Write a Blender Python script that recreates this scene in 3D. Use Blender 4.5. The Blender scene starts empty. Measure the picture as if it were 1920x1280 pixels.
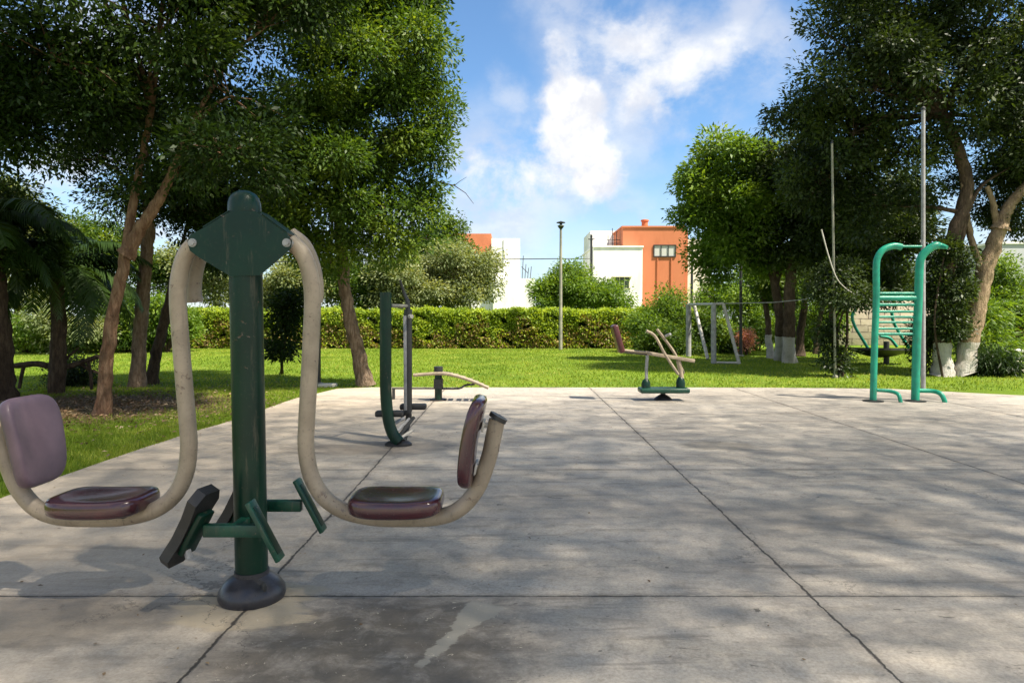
import bpy, bmesh, math, random
import numpy as np
from mathutils import Vector, Matrix
R = math.radians
SC = bpy.context.scene
COL = SC.collection

# ------------------------------------------------------------------ camera, sky, sun, exposure
F, HZ, EYE = 1266.0, 590.0, 1.5
PITCH = math.atan(50 / F)
cam_d = bpy.data.cameras.new('camera'); cam = bpy.data.objects.new('camera', cam_d); COL.objects.link(cam)
cam.location = (0, 0, EYE); cam.rotation_euler = (R(90) - PITCH, 0, 0)
cam_d.sensor_width = 36; cam_d.lens = 36 * F / 1920; cam_d.clip_end = 2000; cam_d.clip_start = .05
SC.camera = cam
SUN_DIR = Vector((.455, -.29, .845)).normalized()
SUN_EL = math.asin(SUN_DIR.z)
sun_d = bpy.data.lights.new('sun', 'SUN'); sun_d.energy = 4.6; sun_d.angle = R(1.2); sun_d.color = (1, .91, .77)
sun = bpy.data.objects.new('sun', sun_d); COL.objects.link(sun)
sun.rotation_euler = SUN_DIR.to_track_quat('Z', 'Y').to_euler()
SC.view_settings.view_transform = 'Standard'; SC.view_settings.look = 'None'
SC.view_settings.exposure = 1.48; SC.view_settings.gamma = 1
SC.cycles.max_bounces = 8; SC.cycles.transparent_max_bounces = 6


def ray(px, py):
    dx, dy = (px - 960) / F, (640 - py) / F
    c, s = math.cos(PITCH), math.sin(PITCH)
    return Vector((dx, c + dy * s, -s + dy * c))


def at(px, py, Y):
    d = ray(px, py); t = Y / d.y
    return Vector((d.x * t, Y, EYE + d.z * t))


def gp(px, py, z=0.0):
    d = ray(px, py); t = (EYE - z) / -d.z
    return Vector((d.x * t, d.y * t, z))


def size(px, Y): return px / F * Y


# ------------------------------------------------------------------ node helpers
class NT:
    def __init__(s, nt): s.nt = nt
    def node(s, t, **kw):
        n = s.nt.nodes.new(t)
        for k, v in kw.items(): setattr(n, k, v)
        return n
    def put(s, sock, v):
        if v is None: return
        if isinstance(v, bpy.types.NodeSocket): s.nt.links.new(v, sock)
        elif isinstance(v, (tuple, list)) and len(v) == 3 and sock.type == 'RGBA': sock.default_value = (*v, 1)
        else: sock.default_value = v
    def m(s, op, a, b=None, c=None, clamp=False):
        n = s.node('ShaderNodeMath', operation=op, use_clamp=clamp)
        s.put(n.inputs[0], a); s.put(n.inputs[1], b); s.put(n.inputs[2], c)
        return n.outputs[0]
    def vm(s, op, a, b=None, out=0):
        n = s.node('ShaderNodeVectorMath', operation=op); s.put(n.inputs[0], a); s.put(n.inputs[1], b)
        return n.outputs[out]
    def noise(s, vec, scale, detail=4, rough=.55, dist=0, out=0):
        n = s.node('ShaderNodeTexNoise'); s.put(n.inputs['Vector'], vec)
        n.inputs['Scale'].default_value = scale; n.inputs['Detail'].default_value = detail
        n.inputs['Roughness'].default_value = rough; n.inputs['Distortion'].default_value = dist
        return n.outputs[out]
    def mapr(s, v, a, b, c=0., d=1., smooth=True):
        n = s.node('ShaderNodeMapRange', interpolation_type='SMOOTHSTEP' if smooth else 'LINEAR')
        for k, x in zip(range(5), (v, a, b, c, d)): s.put(n.inputs[k], x)
        return n.outputs[0]
    def mix(s, f, a, b, mode='MIX'):
        n = s.node('ShaderNodeMix', data_type='RGBA', blend_type=mode)
        s.put(n.inputs[0], f); s.put(n.inputs[6], a); s.put(n.inputs[7], b)
        return n.outputs[2]
    def ramp(s, f, stops):
        n = s.node('ShaderNodeValToRGB'); e = n.color_ramp.elements
        while len(e) < len(stops): e.new(.5)
        for i, (p, c) in enumerate(stops): e[i].position = p; e[i].color = (*c, 1)
        s.put(n.inputs[0], f); return n.outputs[0]
    def scale(s, vec, xyz):
        n = s.node('ShaderNodeMapping'); s.put(n.inputs[0], vec); n.inputs['Scale'].default_value = xyz; return n.outputs[0]
    def bump(s, h, strength=.3, dist=.01):
        n = s.node('ShaderNodeBump'); n.inputs['Strength'].default_value = strength; n.inputs['Distance'].default_value = dist
        s.put(n.inputs['Height'], h); return n.outputs[0]


def new_mat(name):
    m = bpy.data.materials.new(name); m.use_nodes = True; m.node_tree.nodes.clear()
    t = NT(m.node_tree); t.out = t.node('ShaderNodeOutputMaterial'); t.mat = m
    return t


def finish(t, col, rough=.6, normal=None, metal=0, spec=.5, coat=0):
    b = t.node('ShaderNodeBsdfPrincipled')
    t.put(b.inputs['Base Color'], col); t.put(b.inputs['Roughness'], rough); t.put(b.inputs['Metallic'], metal)
    b.inputs['Specular IOR Level'].default_value = spec; b.inputs['Coat Weight'].default_value = coat
    b.inputs['Coat Roughness'].default_value = .15
    if normal: t.put(b.inputs['Normal'], normal)
    t.nt.links.new(b.outputs[0], t.out.inputs[0]); return t.mat


# sky: Nishita + clouds laid out by world direction
W = bpy.data.worlds.new('World'); SC.world = W; W.use_nodes = True; W.node_tree.nodes.clear()
w = NT(W.node_tree); wo = w.node('ShaderNodeOutputWorld'); bg = w.node('ShaderNodeBackground')
sky = w.node('ShaderNodeTexSky', sky_type='NISHITA', sun_disc=False); sky.sun_elevation = SUN_EL
sky.sun_rotation = math.atan2(SUN_DIR.x, SUN_DIR.y); sky.air_density = 1.0; sky.dust_density = .25; sky.ozone_density = 2.2
vec = w.node('ShaderNodeTexCoord').outputs['Generated']
warp = w.vm('SUBTRACT', w.noise(vec, 7, 6, .62, 0, 1), (.5, .5, .5))
wv = w.vm('ADD', vec, w.vm('MULTIPLY', warp, (.10, .10, .10)))
BR = [(1072, 190, 78, 1.), (1045, 250, 76, 1.), (1112, 320, 72, 1.), (1060, 300, 80, .95), (1095, 250, 60, 1.), (1000, 330, 60, .62), (960, 345, 60, .58), (1250, 165, 90, .6), (1190, 70, 80, .58), (1060, 130, 60, .6), (1350, 120, 60, .5), (890, 330, 50, .55)]
TH = [(1000, 330, 150, .85), (920, 350, 150, .8), (930, 400, 170, .78), (1130, 60, 120, .72), (1220, 100, 130, .72), (1290, 170, 130, .78), (1310, 130, 120, .7),
      (1380, 30, 60, .75), (1420, 110, 80, .7), (1210, 235, 110, .6), (1165, 410, 80, .55), (1090, 110, 90, .6), (945, 180, 40, .5), (1080, 20, 90, .6),
      (60, 340, 300, .95), (150, 150, 300, .8), (250, 500, 300, .9), (1900, 520, 200, .8), (700, 520, 240, .7)]


def cloudmask(lst):
    tot = None
    for px, py, r, a in lst:
        c = ray(px, py).normalized()
        d = w.vm('DISTANCE', wv, tuple(c), out=1)
        k = w.mapr(d, r / F * 1.3, r / F * .2, 0, a)
        tot = k if tot is None else w.m('MAXIMUM', tot, k)
    return tot


n1 = w.noise(w.scale(vec, (1, 1, 1.6)), 9, 9, .6)
n2 = w.noise(vec, 3.2, 7, .6); n3 = w.noise(w.scale(vec, (1, 1, 1.3)), 6.5, 10, .60, .1)
thin = w.m('MULTIPLY', cloudmask(TH), w.mapr(n3, .34, .56), clamp=True)
brt = w.mapr(w.m('ADD', cloudmask(BR), w.m('MULTIPLY', w.m('SUBTRACT', n3, .5), 2.2)), .20, .85)
sz = w.node('ShaderNodeSeparateXYZ'); w.put(sz.inputs[0], vec)
low = w.mapr(sz.outputs[2], .26, .0, 0, .6)
away = w.m('MULTIPLY', w.mapr(n2, .40, .62), w.mapr(sz.outputs[1], .55, .2, 0, .92))  # unseen clouds beside and behind the camera, added to make ambient light whiter
veil = w.m('MAXIMUM', thin, low)
skyc = w.mix(1, sky.outputs[0], (.78, .97, 1.08), 'MULTIPLY')
c1 = w.mix(veil, skyc, w.mix(w.mapr(n1, .40, .62), (3.9, 4.2, 4.9), (4.9, 5.05, 5.35))); c1 = w.mix(away, c1, (6.6, 6.0, 5.3))
c2 = w.mix(brt, c1, w.mix(w.mapr(w.noise(vec, 16, 8, .6), .36, .6), (4.35, 4.5, 4.95), (5.8, 5.8, 5.85)))
w.put(bg.inputs[0], c2); bg.inputs[1].default_value = .068
W.node_tree.links.new(bg.outputs[0], wo.inputs[0])


# ------------------------------------------------------------------ object helpers
def tag(o, label=None, cat=None, group=None, kind=None):
    if label: o['label'] = label
    if cat: o['category'] = cat
    if group: o['group'] = group
    if kind: o['kind'] = kind
    return o


def thing(name, loc, label, cat, group=None):
    o = bpy.data.objects.new(name, None); COL.objects.link(o); o.location = loc; o.empty_display_size = .2
    return tag(o, label, cat, group)


def wloc(p):
    v = Vector((0, 0, 0))
    while p: v = v + Vector(p.location); p = p.parent
    return v


def frames(pts):
    T = [(pts[min(i + 1, len(pts) - 1)] - pts[max(i - 1, 0)]).normalized() for i in range(len(pts))]
    up = Vector((0, 1, 0)) if abs(T[0].y) < .9 else Vector((1, 0, 0))
    u = (up - T[0] * up.dot(T[0])).normalized(); out = []
    for t in T:
        u = u - t * u.dot(t)
        u = u.normalized() if u.length > 1e-6 else t.orthogonal().normalized()
        out.append((t, u, t.cross(u)))
    return out


def spline(pts, n=6):
    pts = [Vector(p) for p in pts]
    if len(pts) < 3: return pts
    P = [2 * pts[0] - pts[1]] + pts + [2 * pts[-1] - pts[-2]]; out = []
    for i in range(1, len(P) - 2):
        a, b, c, d = P[i - 1:i + 3]
        for k in range(n):
            t = k / n
            out.append(.5 * ((2 * b) + (c - a) * t + (2 * a - 5 * b + 4 * c - d) * t * t + (3 * b - a - 3 * c + d) * t ** 3))
    out.append(pts[-1]); return out


class MB:
    def __init__(s): s.v = []; s.f = []
    def add(s, vs, fs):
        o = len(s.v); s.v += [tuple(x) for x in vs]; s.f += [tuple(i + o for i in f) for f in fs]; return s
    def tube(s, pts, r, seg=12, smooth=0, cap=True, flat=1.0, wob=0, rng=None):
        pts = spline(pts, smooth) if smooth else [Vector(p) for p in pts]
        n = len(pts); rs = r if callable(r) else (lambda t: r if not isinstance(r, (tuple, list)) else r[0] + (r[1] - r[0]) * t)
        vs = []
        for i, (p, (t, u, b)) in enumerate(zip(pts, frames(pts))):
            q = rs(i / (n - 1))
            for k in range(seg):
                a = 2 * math.pi * k / seg
                qq = q * (1 + (rng.uniform(-wob, wob) if wob else 0))
                vs.append(p + u * math.cos(a) * qq + b * math.sin(a) * qq * flat)
        fs = [(i * seg + k, i * seg + (k + 1) % seg, (i + 1) * seg + (k + 1) % seg, (i + 1) * seg + k) for i in range(n - 1) for k in range(seg)]
        if cap: fs += [tuple(range(seg))[::-1], tuple((n - 1) * seg + k for k in range(seg))]
        return s.add(vs, fs)
    def lathe(s, c, prof, seg=24, sx=1, sy=1):
        c = Vector(c); vs = []; n = len(prof)
        for r, z in prof:
            for k in range(seg):
                a = 2 * math.pi * k / seg; vs.append(c + Vector((r * math.cos(a) * sx, r * math.sin(a) * sy, z)))
        fs = [(i * seg + k, i * seg + (k + 1) % seg, (i + 1) * seg + (k + 1) % seg, (i + 1) * seg + k) for i in range(n - 1) for k in range(seg)]
        fs += [tuple(range(seg))[::-1], tuple((n - 1) * seg + k for k in range(seg))]
        return s.add(vs, fs)
    def box(s, c, d, rot=None, bev=0, seg=2, taper=None):
        bm = bmesh.new(); bmesh.ops.create_cube(bm, size=1)
        for v in bm.verts: v.co = Vector((v.co.x * d[0], v.co.y * d[1], v.co.z * d[2]))
        if taper:
            for v in bm.verts:
                if v.co.z > 0: v.co.x *= taper; v.co.y *= taper
        if bev: bmesh.ops.bevel(bm, geom=bm.edges[:], offset=bev, segments=seg, profile=.5, affect='EDGES', clamp_overlap=True)
        M = Matrix.Translation(c) @ (rot.to_4x4() if rot is not None else Matrix())
        bm.verts.index_update()
        s.add([M @ v.co for v in bm.verts], [[v.index for v in f.verts] for f in bm.faces]); bm.free(); return s
    def prism(s, outline, d):           # outline: 3-D points of one face, extruded by vector d
        n = len(outline); a = [Vector(p) for p in outline]; b = [p + Vector(d) for p in a]
        return s.add(a + b, [tuple(range(n)), tuple(range(2 * n - 1, n - 1, -1))] + [(i, i + n, (i + 1) % n + n, (i + 1) % n) for i in range(n)])
    def build(s, name, mat, parent=None, ang=40, label=None):
        me = bpy.data.meshes.new(name); off = wloc(parent)
        me.from_pydata([(x - off.x, y - off.y, z - off.z) for x, y, z in s.v], [], s.f); me.update()
        bm = bmesh.new(); bm.from_mesh(me); bmesh.ops.recalc_face_normals(bm, faces=bm.faces); bm.to_mesh(me); bm.free()
        me.polygons.foreach_set('use_smooth', [True] * len(me.polygons)); me.set_sharp_from_angle(angle=R(ang))
        me.materials.append(mat); o = bpy.data.objects.new(name, me); COL.objects.link(o)
        if parent: o.parent = parent
        if label: o['label'] = label
        return o


def np_mesh(name, co, nper, mat, parent=None, tint=None):
    """co: (N*nper,3) corner coordinates, one polygon per nper vertices"""
    off = wloc(parent); n = len(co) // nper
    me = bpy.data.meshes.new(name); me.vertices.add(len(co))
    me.vertices.foreach_set('co', (co - np.array(off)).astype(np.float32).ravel())
    me.loops.add(len(co)); me.loops.foreach_set('vertex_index', np.arange(len(co), dtype=np.int32))
    me.polygons.add(n); me.polygons.foreach_set('loop_start', (np.arange(n) * nper).astype(np.int32))
    if tint is not None:
        a = me.attributes.new('tint', 'FLOAT', 'FACE'); a.data.foreach_set('value', tint.astype(np.float32))
    me.update(calc_edges=True); me.materials.append(mat)
    o = bpy.data.objects.new(name, me); COL.objects.link(o)
    if parent: o.parent = parent
    return o


def unit(a): return a / np.maximum(np.linalg.norm(a, axis=1, keepdims=True), 1e-9)


def leaf_cards(p, a, nrm, L, wid, rng):
    side = unit(np.cross(a, nrm)); n2 = np.cross(side, a)
    L = L[:, None]; wv_ = side * L * wid * .5
    q = np.stack([p, p + a * L * .42 + wv_ + n2 * L * .06, p + a * L + n2 * L * -.05, p + a * L * .42 - wv_ + n2 * L * .06], 1)
    return q.reshape(-1, 3)


# ------------------------------------------------------------------ materials
def leaf_mat(name, dark, mid, light, trans=.4, scale=.9, rough=.5, gloss=.35):
    t = new_mat(name); geo = t.node('ShaderNodeNewGeometry').outputs['Position']
    at_ = t.node('ShaderNodeAttribute', attribute_name='tint')
    n = t.noise(geo, scale, 3, .6)
    f = t.m('ADD', t.m('MULTIPLY', at_.outputs['Fac'], .55), t.mapr(n, .3, .7, 0, .45))
    c = t.ramp(f, [(0, dark), (.5, mid), (1, light)])
    b = t.node('ShaderNodeBsdfPrincipled'); t.put(b.inputs['Base Color'], c); b.inputs['Roughness'].default_value = rough
    b.inputs['Specular IOR Level'].default_value = gloss
    tr = t.node('ShaderNodeBsdfTranslucent'); t.put(tr.inputs[0], t.mix(1, c, (1.9, 1.7, .55), 'MULTIPLY'))
    mx = t.node('ShaderNodeMixShader'); mx.inputs[0].default_value = trans
    t.nt.links.new(b.outputs[0], mx.inputs[1]); t.nt.links.new(tr.outputs[0], mx.inputs[2])
    t.nt.links.new(mx.outputs[0], t.out.inputs[0]); return t.mat


def bark_mat(name, a, b, white=None):
    t = new_mat(name); g = t.node('ShaderNodeNewGeometry').outputs['Position']
    s = t.scale(g, (1, 1, .22)); n = t.noise(s, 22, 6, .7, .6); big = t.noise(g, 3, 4)
    c = t.mix(t.mapr(n, .35, .65), a, b); c = t.mix(t.mapr(big, .45, .65, 0, .5), c, tuple(x * .55 for x in a))
    if white:
        z = t.node('ShaderNodeSeparateXYZ'); t.put(z.inputs[0], g)
        zz = t.m('ADD', z.outputs[2], t.m('MULTIPLY', t.m('SUBTRACT', t.noise(g, 9, 3), .5), .12))
        k = t.m('MULTIPLY', t.m('LESS_THAN', zz, white), t.mapr(t.noise(g, 14, 5, .7), .28, .38))
        c = t.mix(t.m('MULTIPLY', k, t.mapr(big, .3, .6, .65, .95)), c, (.56, .54, .49))
    c = t.mix(t.mapr(t.noise(s, 45, 6, .8, 1.5), .55, .66, 0, .7), c, tuple(x * .3 for x in a))
    return finish(t, c, .92, t.bump(n, 1.0, .06), spec=.15)


def paint_mat(name, col, dark, rough=.38, wear=.5, scale=6, coat=0, spec=.5, dirt=(.12, .10, .07), chip=.0):
    t = new_mat(name); g = t.node('ShaderNodeNewGeometry').outputs['Position']
    n = t.noise(g, scale, 7, .65, .3); f = t.noise(g, scale * 9, 5, .7)
    c = t.mix(t.mapr(n, .35, .68), col, dark)
    c = t.mix(t.m('MULTIPLY', t.mapr(f, .56, .74), wear), c, dirt)
    if chip:
        k = t.noise(g, 17, 6, .7, .6); e = t.m('MULTIPLY', t.mapr(k, .66 - chip, .68 - chip), t.mapr(n, .42, .55))
        c = t.mix(t.m('MULTIPLY', e, .85), c, t.mix(t.mapr(f, .4, .6), (.10, .045, .022), (.16, .13, .11)))
        z_ = t.node('ShaderNodeSeparateXYZ'); t.put(z_.inputs[0], g); st_ = t.noise(t.scale(g, (1, 1, .12)), 26, 5, .7)
        c = t.mix(t.mapr(st_, .56, .72, 0, .4), c, dirt)
    r = t.m('ADD', rough, t.m('MULTIPLY', t.m('SUBTRACT', f, .5), .35))
    return finish(t, c, r, t.bump(f, .12, .004), spec=spec, coat=coat)


M = {}
M['green'] = paint_mat('dark green paint', (.0008, .024, .013), (.0006, .017, .010), .36, .15, 5, spec=.32, chip=.015)
M['green2'] = paint_mat('mid green paint', (.003, .06, .032), (.002, .04, .025), .4, .4, 9, chip=.04)
M['turq'] = paint_mat('turquoise paint', (.008, .31, .19), (.007, .23, .145), .38, .3, 7, chip=.01)
M['tube'] = paint_mat('weathered tan tube paint', (.35, .285, .205), (.26, .21, .15), .48, .7, 6, dirt=(.13, .10, .075), chip=.05)
M['pad'] = paint_mat('maroon moulded plastic', (.065, .016, .022), (.042, .016, .022), .22, .22, 9, coat=.6, dirt=(.07, .04, .04))
M['pad2'] = paint_mat('faded mauve plastic', (.135, .09, .115), (.10, .068, .088), .5, .3, 4, coat=.05, dirt=(.11, .07, .085))
M['rubber'] = paint_mat('black rubber', (.014, .014, .015), (.022, .021, .02), .5, .4, 10, dirt=(.06, .055, .05))
M['basegrey'] = paint_mat('dark grey plastic cover', (.035, .035, .042), (.022, .022, .026), .33, .5, 8, dirt=(.10, .09, .08))
M['steel'] = paint_mat('galvanised steel', (.33, .33, .33), (.22, .22, .22), .38, .5, 10)
M['white'] = paint_mat('chipped white paint', (.50, .48, .43), (.36, .34, .30), .5, .6, 8, dirt=(.2, .15, .1))
M['cream'] = paint_mat('beige painted steel', (.36, .29, .20), (.25, .20, .14), .5, .6, 9)
M['pole'] = paint_mat('weathered pole paint', (.30, .29, .22), (.18, .18, .15), .6, .7, 3)
M['redbrown'] = paint_mat('dark red plastic', (.09, .022, .02), (.06, .018, .018), .4, .3, 8)
M['dark'] = paint_mat('dark metal', (.02, .022, .022), (.03, .03, .03), .45, .4, 10)
M['bark'] = bark_mat('brown bark', (.14, .095, .062), (.28, .21, .15))
M['bark_red'] = bark_mat('reddish bark', (.16, .085, .05), (.30, .19, .12))
M['bark_w'] = bark_mat('tan bark with whitewashed foot', (.24, .17, .105), (.42, .31, .2), white=.82)
M['bark_w2'] = bark_mat('dark bark with whitewashed foot', (.07, .05, .035), (.14, .10, .07), white=.8)
M['bark_d'] = bark_mat('dark bark', (.05, .035, .025), (.11, .08, .055))
M['leaf_near'] = leaf_mat('dark glossy leaves', (.006, .015, .003), (.017, .038, .006), (.06, .10, .015), .30, gloss=.2)
M['leaf_mid'] = leaf_mat('mid green leaves', (.016, .038, .006), (.05, .10, .012), (.17, .235, .026), .38, gloss=.25)
M['leaf_dark'] = leaf_mat('very dark leaves', (.009, .018, .005), (.028, .05, .011), (.09, .13, .026), .28)
M['leaf_light'] = leaf_mat('light green leaves', (.05, .095, .012), (.10, .18, .02), (.20, .28, .035), .42)
M['leaf_olive'] = leaf_mat('grey green leaves', (.07, .10, .035), (.16, .20, .08), (.33, .35, .17), .35)
M['leaf_hedge'] = leaf_mat('yellow green hedge leaves', (.09, .16, .018), (.22, .31, .03), (.42, .50, .06), .4, 1.6)
M['leaf_dry'] = leaf_mat('dry hedge leaves', (.10, .07, .03), (.22, .16, .06), (.36, .28, .11), .3, 2)
M['leaf_pink'] = leaf_mat('pink flowers', (.35, .12, .10), (.55, .25, .2), (.7, .4, .33), .3)
M['frond'] = leaf_mat('palm fronds', (.016, .04, .008), (.045, .085, .016), (.13, .18, .04), .3)
M['litter'] = leaf_mat('fallen dry leaves', (.06, .035, .02), (.16, .10, .055), (.42, .33, .2), .1)
M['blade'] = leaf_mat('grass blades', (.075, .14, .012), (.17, .25, .024), (.40, .40, .09), .4, .45, gloss=.2)


def concrete():
    t = new_mat('weathered concrete'); p = t.node('ShaderNodeNewGeometry').outputs['Position']
    s = t.node('ShaderNodeSeparateXYZ'); t.put(s.inputs[0], p); x, y = s.outputs[0], s.outputs[1]
    st = t.scale(p, (.45, 1.5, 1))
    nb = t.noise(st, .7, 5, .6, .4); nm = t.noise(st, 2.6, 8, .68, .5); nf = t.noise(p, 55, 5, .75); ns = t.noise(t.scale(p, (.25, 2.2, 1)), 3.2, 6, .7, .6)
    c = t.mix(t.mapr(nb, .32, .68), (.32, .29, .248), (.44, .405, .35))
    c = t.mix(t.mapr(nm, .42, .72, 0, .55), c, (.5, .44, .35))
    c = t.mix(t.mapr(ns, .52, .68, 0, .6), c, (.15, .13, .105))
    c = t.mix(t.mapr(nf, .35, .7, 0, .5), c, (.15, .13, .11))
    n9 = t.noise(p, 9, 7, .75, .4); c = t.mix(t.mapr(n9, .5, .68, 0, .5), c, (.17, .145, .115)); c = t.mix(t.mapr(n9, .47, .36, 0, .4), c, (.5, .44, .35))
    # small dark pits and scratches
    pit = t.mapr(t.noise(t.scale(p, (.5, 1.3, 1)), 11, 6, .75, 1.2), .61, .68, 0, .85)
    c = t.mix(pit, c, (.07, .06, .05))
    # warm tone towards the left slabs
    c = t.mix(t.mapr(t.m('ADD', x, t.m('MULTIPLY', nm, 1.5)), .6, -2.6, 0, .45), c, (.43, .35, .25))
    # dark mould stain below the front transverse joint
    def blob(cx, cy, rx, ry, soft, amp):
        a = t.m('POWER', t.m('DIVIDE', t.m('SUBTRACT', x, cx), rx), 2); b = t.m('POWER', t.m('DIVIDE', t.m('SUBTRACT', y, cy), ry), 2)
        d = t.m('ADD', t.m('SQRT', t.m('ADD', a, b)), t.m('MULTIPLY', t.m('SUBTRACT', nm, .5), amp))
        return t.mapr(d, 1 + soft, 1 - soft)
    mould = t.m('MULTIPLY', t.m('MULTIPLY', blob(-.62, 2.95, .72, .75, .35, 1.5), t.mapr(t.m('ADD', y, t.m('MULTIPLY', nf, .06)), 3.62, 3.52)), t.mapr(t.noise(p, 5, 8, .72, .5), .3, .55, .35, .92))
    c = t.mix(t.m('MULTIPLY', mould, .92), c, (.085, .073, .058))
    m2 = t.m('MULTIPLY', blob(-2.6, 3.25, 1.0, .32, .3, 2.2), .5); c = t.mix(m2, c, (.10, .085, .065))
    m3 = t.m('MULTIPLY', blob(2.35, 7.7, .42, .28, .2, 1.2), .55); c = t.mix(m3, c, (.13, .115, .09))
    trainer_shade = t.m('MULTIPLY', blob(-1.6, 7.55, .9, .35, .3, 1.6), .5); c = t.mix(trainer_shade, c, (.12, .10, .08))  # cross trainer's shadow on the paving, painted into the colour
    m5 = t.m('MULTIPLY', blob(2.3, 5.0, 1.0, .5, .5, 2.2), .35); c = t.mix(m5, c, (.13, .12, .105))
    sand = blob(-1.34, 3.40, .36, .31, .12, 2.2); c = t.mix(t.m('MULTIPLY', sand, t.mapr(nf, .3, .6, .55, .9)), c, (.40, .335, .235))
    # pale mortar smear running diagonally across the stain
    u = t.m('ADD', t.m('MULTIPLY', t.m('ADD', x, .258), .91), t.m('MULTIPLY', t.m('SUBTRACT', y, 3.14), -.41))
    v = t.m('ADD', t.m('MULTIPLY', t.m('ADD', x, .258), .41), t.m('MULTIPLY', t.m('SUBTRACT', y, 3.14), .91))
    sm = t.m('MULTIPLY', t.mapr(t.m('ADD', t.m('ABSOLUTE', u), t.m('SUBTRACT', t.m('MULTIPLY', t.m('SUBTRACT', nm, .5), .25), t.m('MULTIPLY', v, .14))), .062, .05),
             t.mapr(t.m('ABSOLUTE', v), .36, .32)); c = t.mix(t.m('MULTIPLY', sm, .8), c, (.31, .29, .24))
    sp = t.m('MULTIPLY', t.mapr(t.noise(p, 16, 4, .8, .8), .64, .68), blob(-.6, 2.85, 1.1, .8, .4, 1)); c = t.mix(sp, c, (.46, .41, .32))
    vo = t.node('ShaderNodeTexVoronoi', feature='DISTANCE_TO_EDGE'); vo.inputs['Scale'].default_value = .38
    t.put(vo.inputs['Vector'], t.vm('ADD', p, t.vm('MULTIPLY', t.noise(p, 2.2, 6, .7, 0, 1), (.9, .9, 0))))
    ck = t.m('MULTIPLY', t.mapr(vo.outputs[0], .0035, .001), t.mapr(t.noise(p, .8, 3, .6), .5, .58)); c = t.mix(t.m('MULTIPLY', ck, .6), c, (.07, .06, .05))
    # joints, slightly wandering
    wob = t.m('MULTIPLY', t.m('SUBTRACT', t.noise(p, 6, 5, .7), .5), .05); wob2 = t.m('MULTIPLY', t.m('SUBTRACT', t.noise(p, 4.3, 5, .7), .5), .035)
    def line(v, o, step, wd):
        q = t.m('ADD', t.m('DIVIDE', t.m('SUBTRACT', v, o), step), .5)
        d = t.m('MULTIPLY', t.m('ABSOLUTE', t.m('SUBTRACT', t.m('FRACT', q), .5)), step)
        return t.mapr(d, t.m('MULTIPLY', t.mapr(t.noise(p, 13, 5, .75), .3, .7, .35, 1.7), wd), t.m('MULTIPLY', wd, .3))
    lx = line(t.m('ADD', x, wob), -1.36, 2.955, .011); ly = line(t.m('ADD', y, wob2), 3.55, 2.95, .010)
    j = t.m('MAXIMUM', lx, t.m('MULTIPLY', ly, t.mapr(nb, .3, .6, .55, 1)))
    soft = t.m('MAXIMUM', line(t.m('ADD', x, wob), -1.36, 2.955, .06), line(t.m('ADD', y, wob2), 3.55, 2.95, .05))
    c = t.mix(t.m('MULTIPLY', soft, t.mapr(nm, .4, .7, .1, .5)), c, (.13, .11, .09))
    c = t.mix(t.m('MULTIPLY', j, .93), c, (.028, .024, .02))
    h = t.m('SUBTRACT', t.m('ADD', t.m('MULTIPLY', nf, .35), nm), t.m('MULTIPLY', j, 1.6))
    return finish(t, c, t.mapr(nm, .3, .7, .55, .8), t.bump(h, .45, .012), spec=.42)


def lawn_mat():
    t = new_mat('mown grass'); p = t.node('ShaderNodeNewGeometry').outputs['Position']
    n = t.noise(p, .5, 5, .6); f = t.noise(p, 30, 6, .8); st = t.noise(t.scale(p, (.35, 1.6, 1)), 1.1, 4, .6)
    c = t.mix(t.mapr(n, .3, .7), (.10, .175, .014), (.18, .26, .02)); c = t.mix(t.mapr(f, .35, .7, 0, .6), c, (.05, .085, .012))
    c = t.mix(t.mapr(st, .5, .7, 0, .45), c, (.22, .27, .045))
    s = t.node('ShaderNodeSeparateXYZ'); t.put(s.inputs[0], p); x, y = s.outputs[0], s.outputs[1]
    a = t.m('POWER', t.m('DIVIDE', t.m('SUBTRACT', x, -7.2), 3.0), 2); b = t.m('POWER', t.m('DIVIDE', t.m('SUBTRACT', y, 11.3), 2.3), 2)
    d = t.m('ADD', t.m('SQRT', t.m('ADD', a, b)), t.m('MULTIPLY', t.m('SUBTRACT', t.noise(p, 1.6, 6, .7), .5), 1.1))
    c = t.mix(t.mapr(d, 1.15, .7, 0, .92), c, t.mix(t.mapr(f, .3, .7), (.085, .055, .032), (.17, .12, .075)))
    return finish(t, c, .95, t.bump(f, .8, .05), spec=.1)


M['concrete'] = concrete(); M['lawn'] = lawn_mat()


def wall_mat(name, a, b, rough=.9):
    t = new_mat(name); p = t.node('ShaderNodeNewGeometry').outputs['Position']
    n = t.noise(t.scale(p, (1, 1, .3)), 1.1, 6, .65); f = t.noise(p, 9, 4, .7)
    c = t.mix(t.mapr(n, .45, .75, 0, .7), a, b); return finish(t, c, rough, t.bump(f, .3, .02), spec=.2)


M['wwall'] = wall_mat('white render', (.80, .79, .76), (.58, .55, .50))
M['owall'] = wall_mat('orange render', (.47, .165, .08), (.38, .13, .06))
M['cwall'] = wall_mat('cream render', (.70, .64, .53), (.6, .54, .44))
M['gwall'] = wall_mat('grey render', (.42, .43, .45), (.34, .35, .37))
t = new_mat('dark window glass'); M['glass'] = finish(t, (.05, .055, .06), .12)
t = new_mat('pale curtained glass'); M['glass2'] = finish(t, (.45, .45, .42), .25)
t = new_mat('stone courses'); p = t.node('ShaderNodeNewGeometry').outputs['Position']
br = t.node('ShaderNodeTexBrick'); t.put(br.inputs['Vector'], t.node('ShaderNodeTexCoord').outputs['Generated'])
sx = t.node('ShaderNodeSeparateXYZ'); t.put(sx.inputs[0], p); cx = t.node('ShaderNodeCombineXYZ'); t.put(cx.inputs[0], sx.outputs[0]); t.put(cx.inputs[1], sx.outputs[2])
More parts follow.
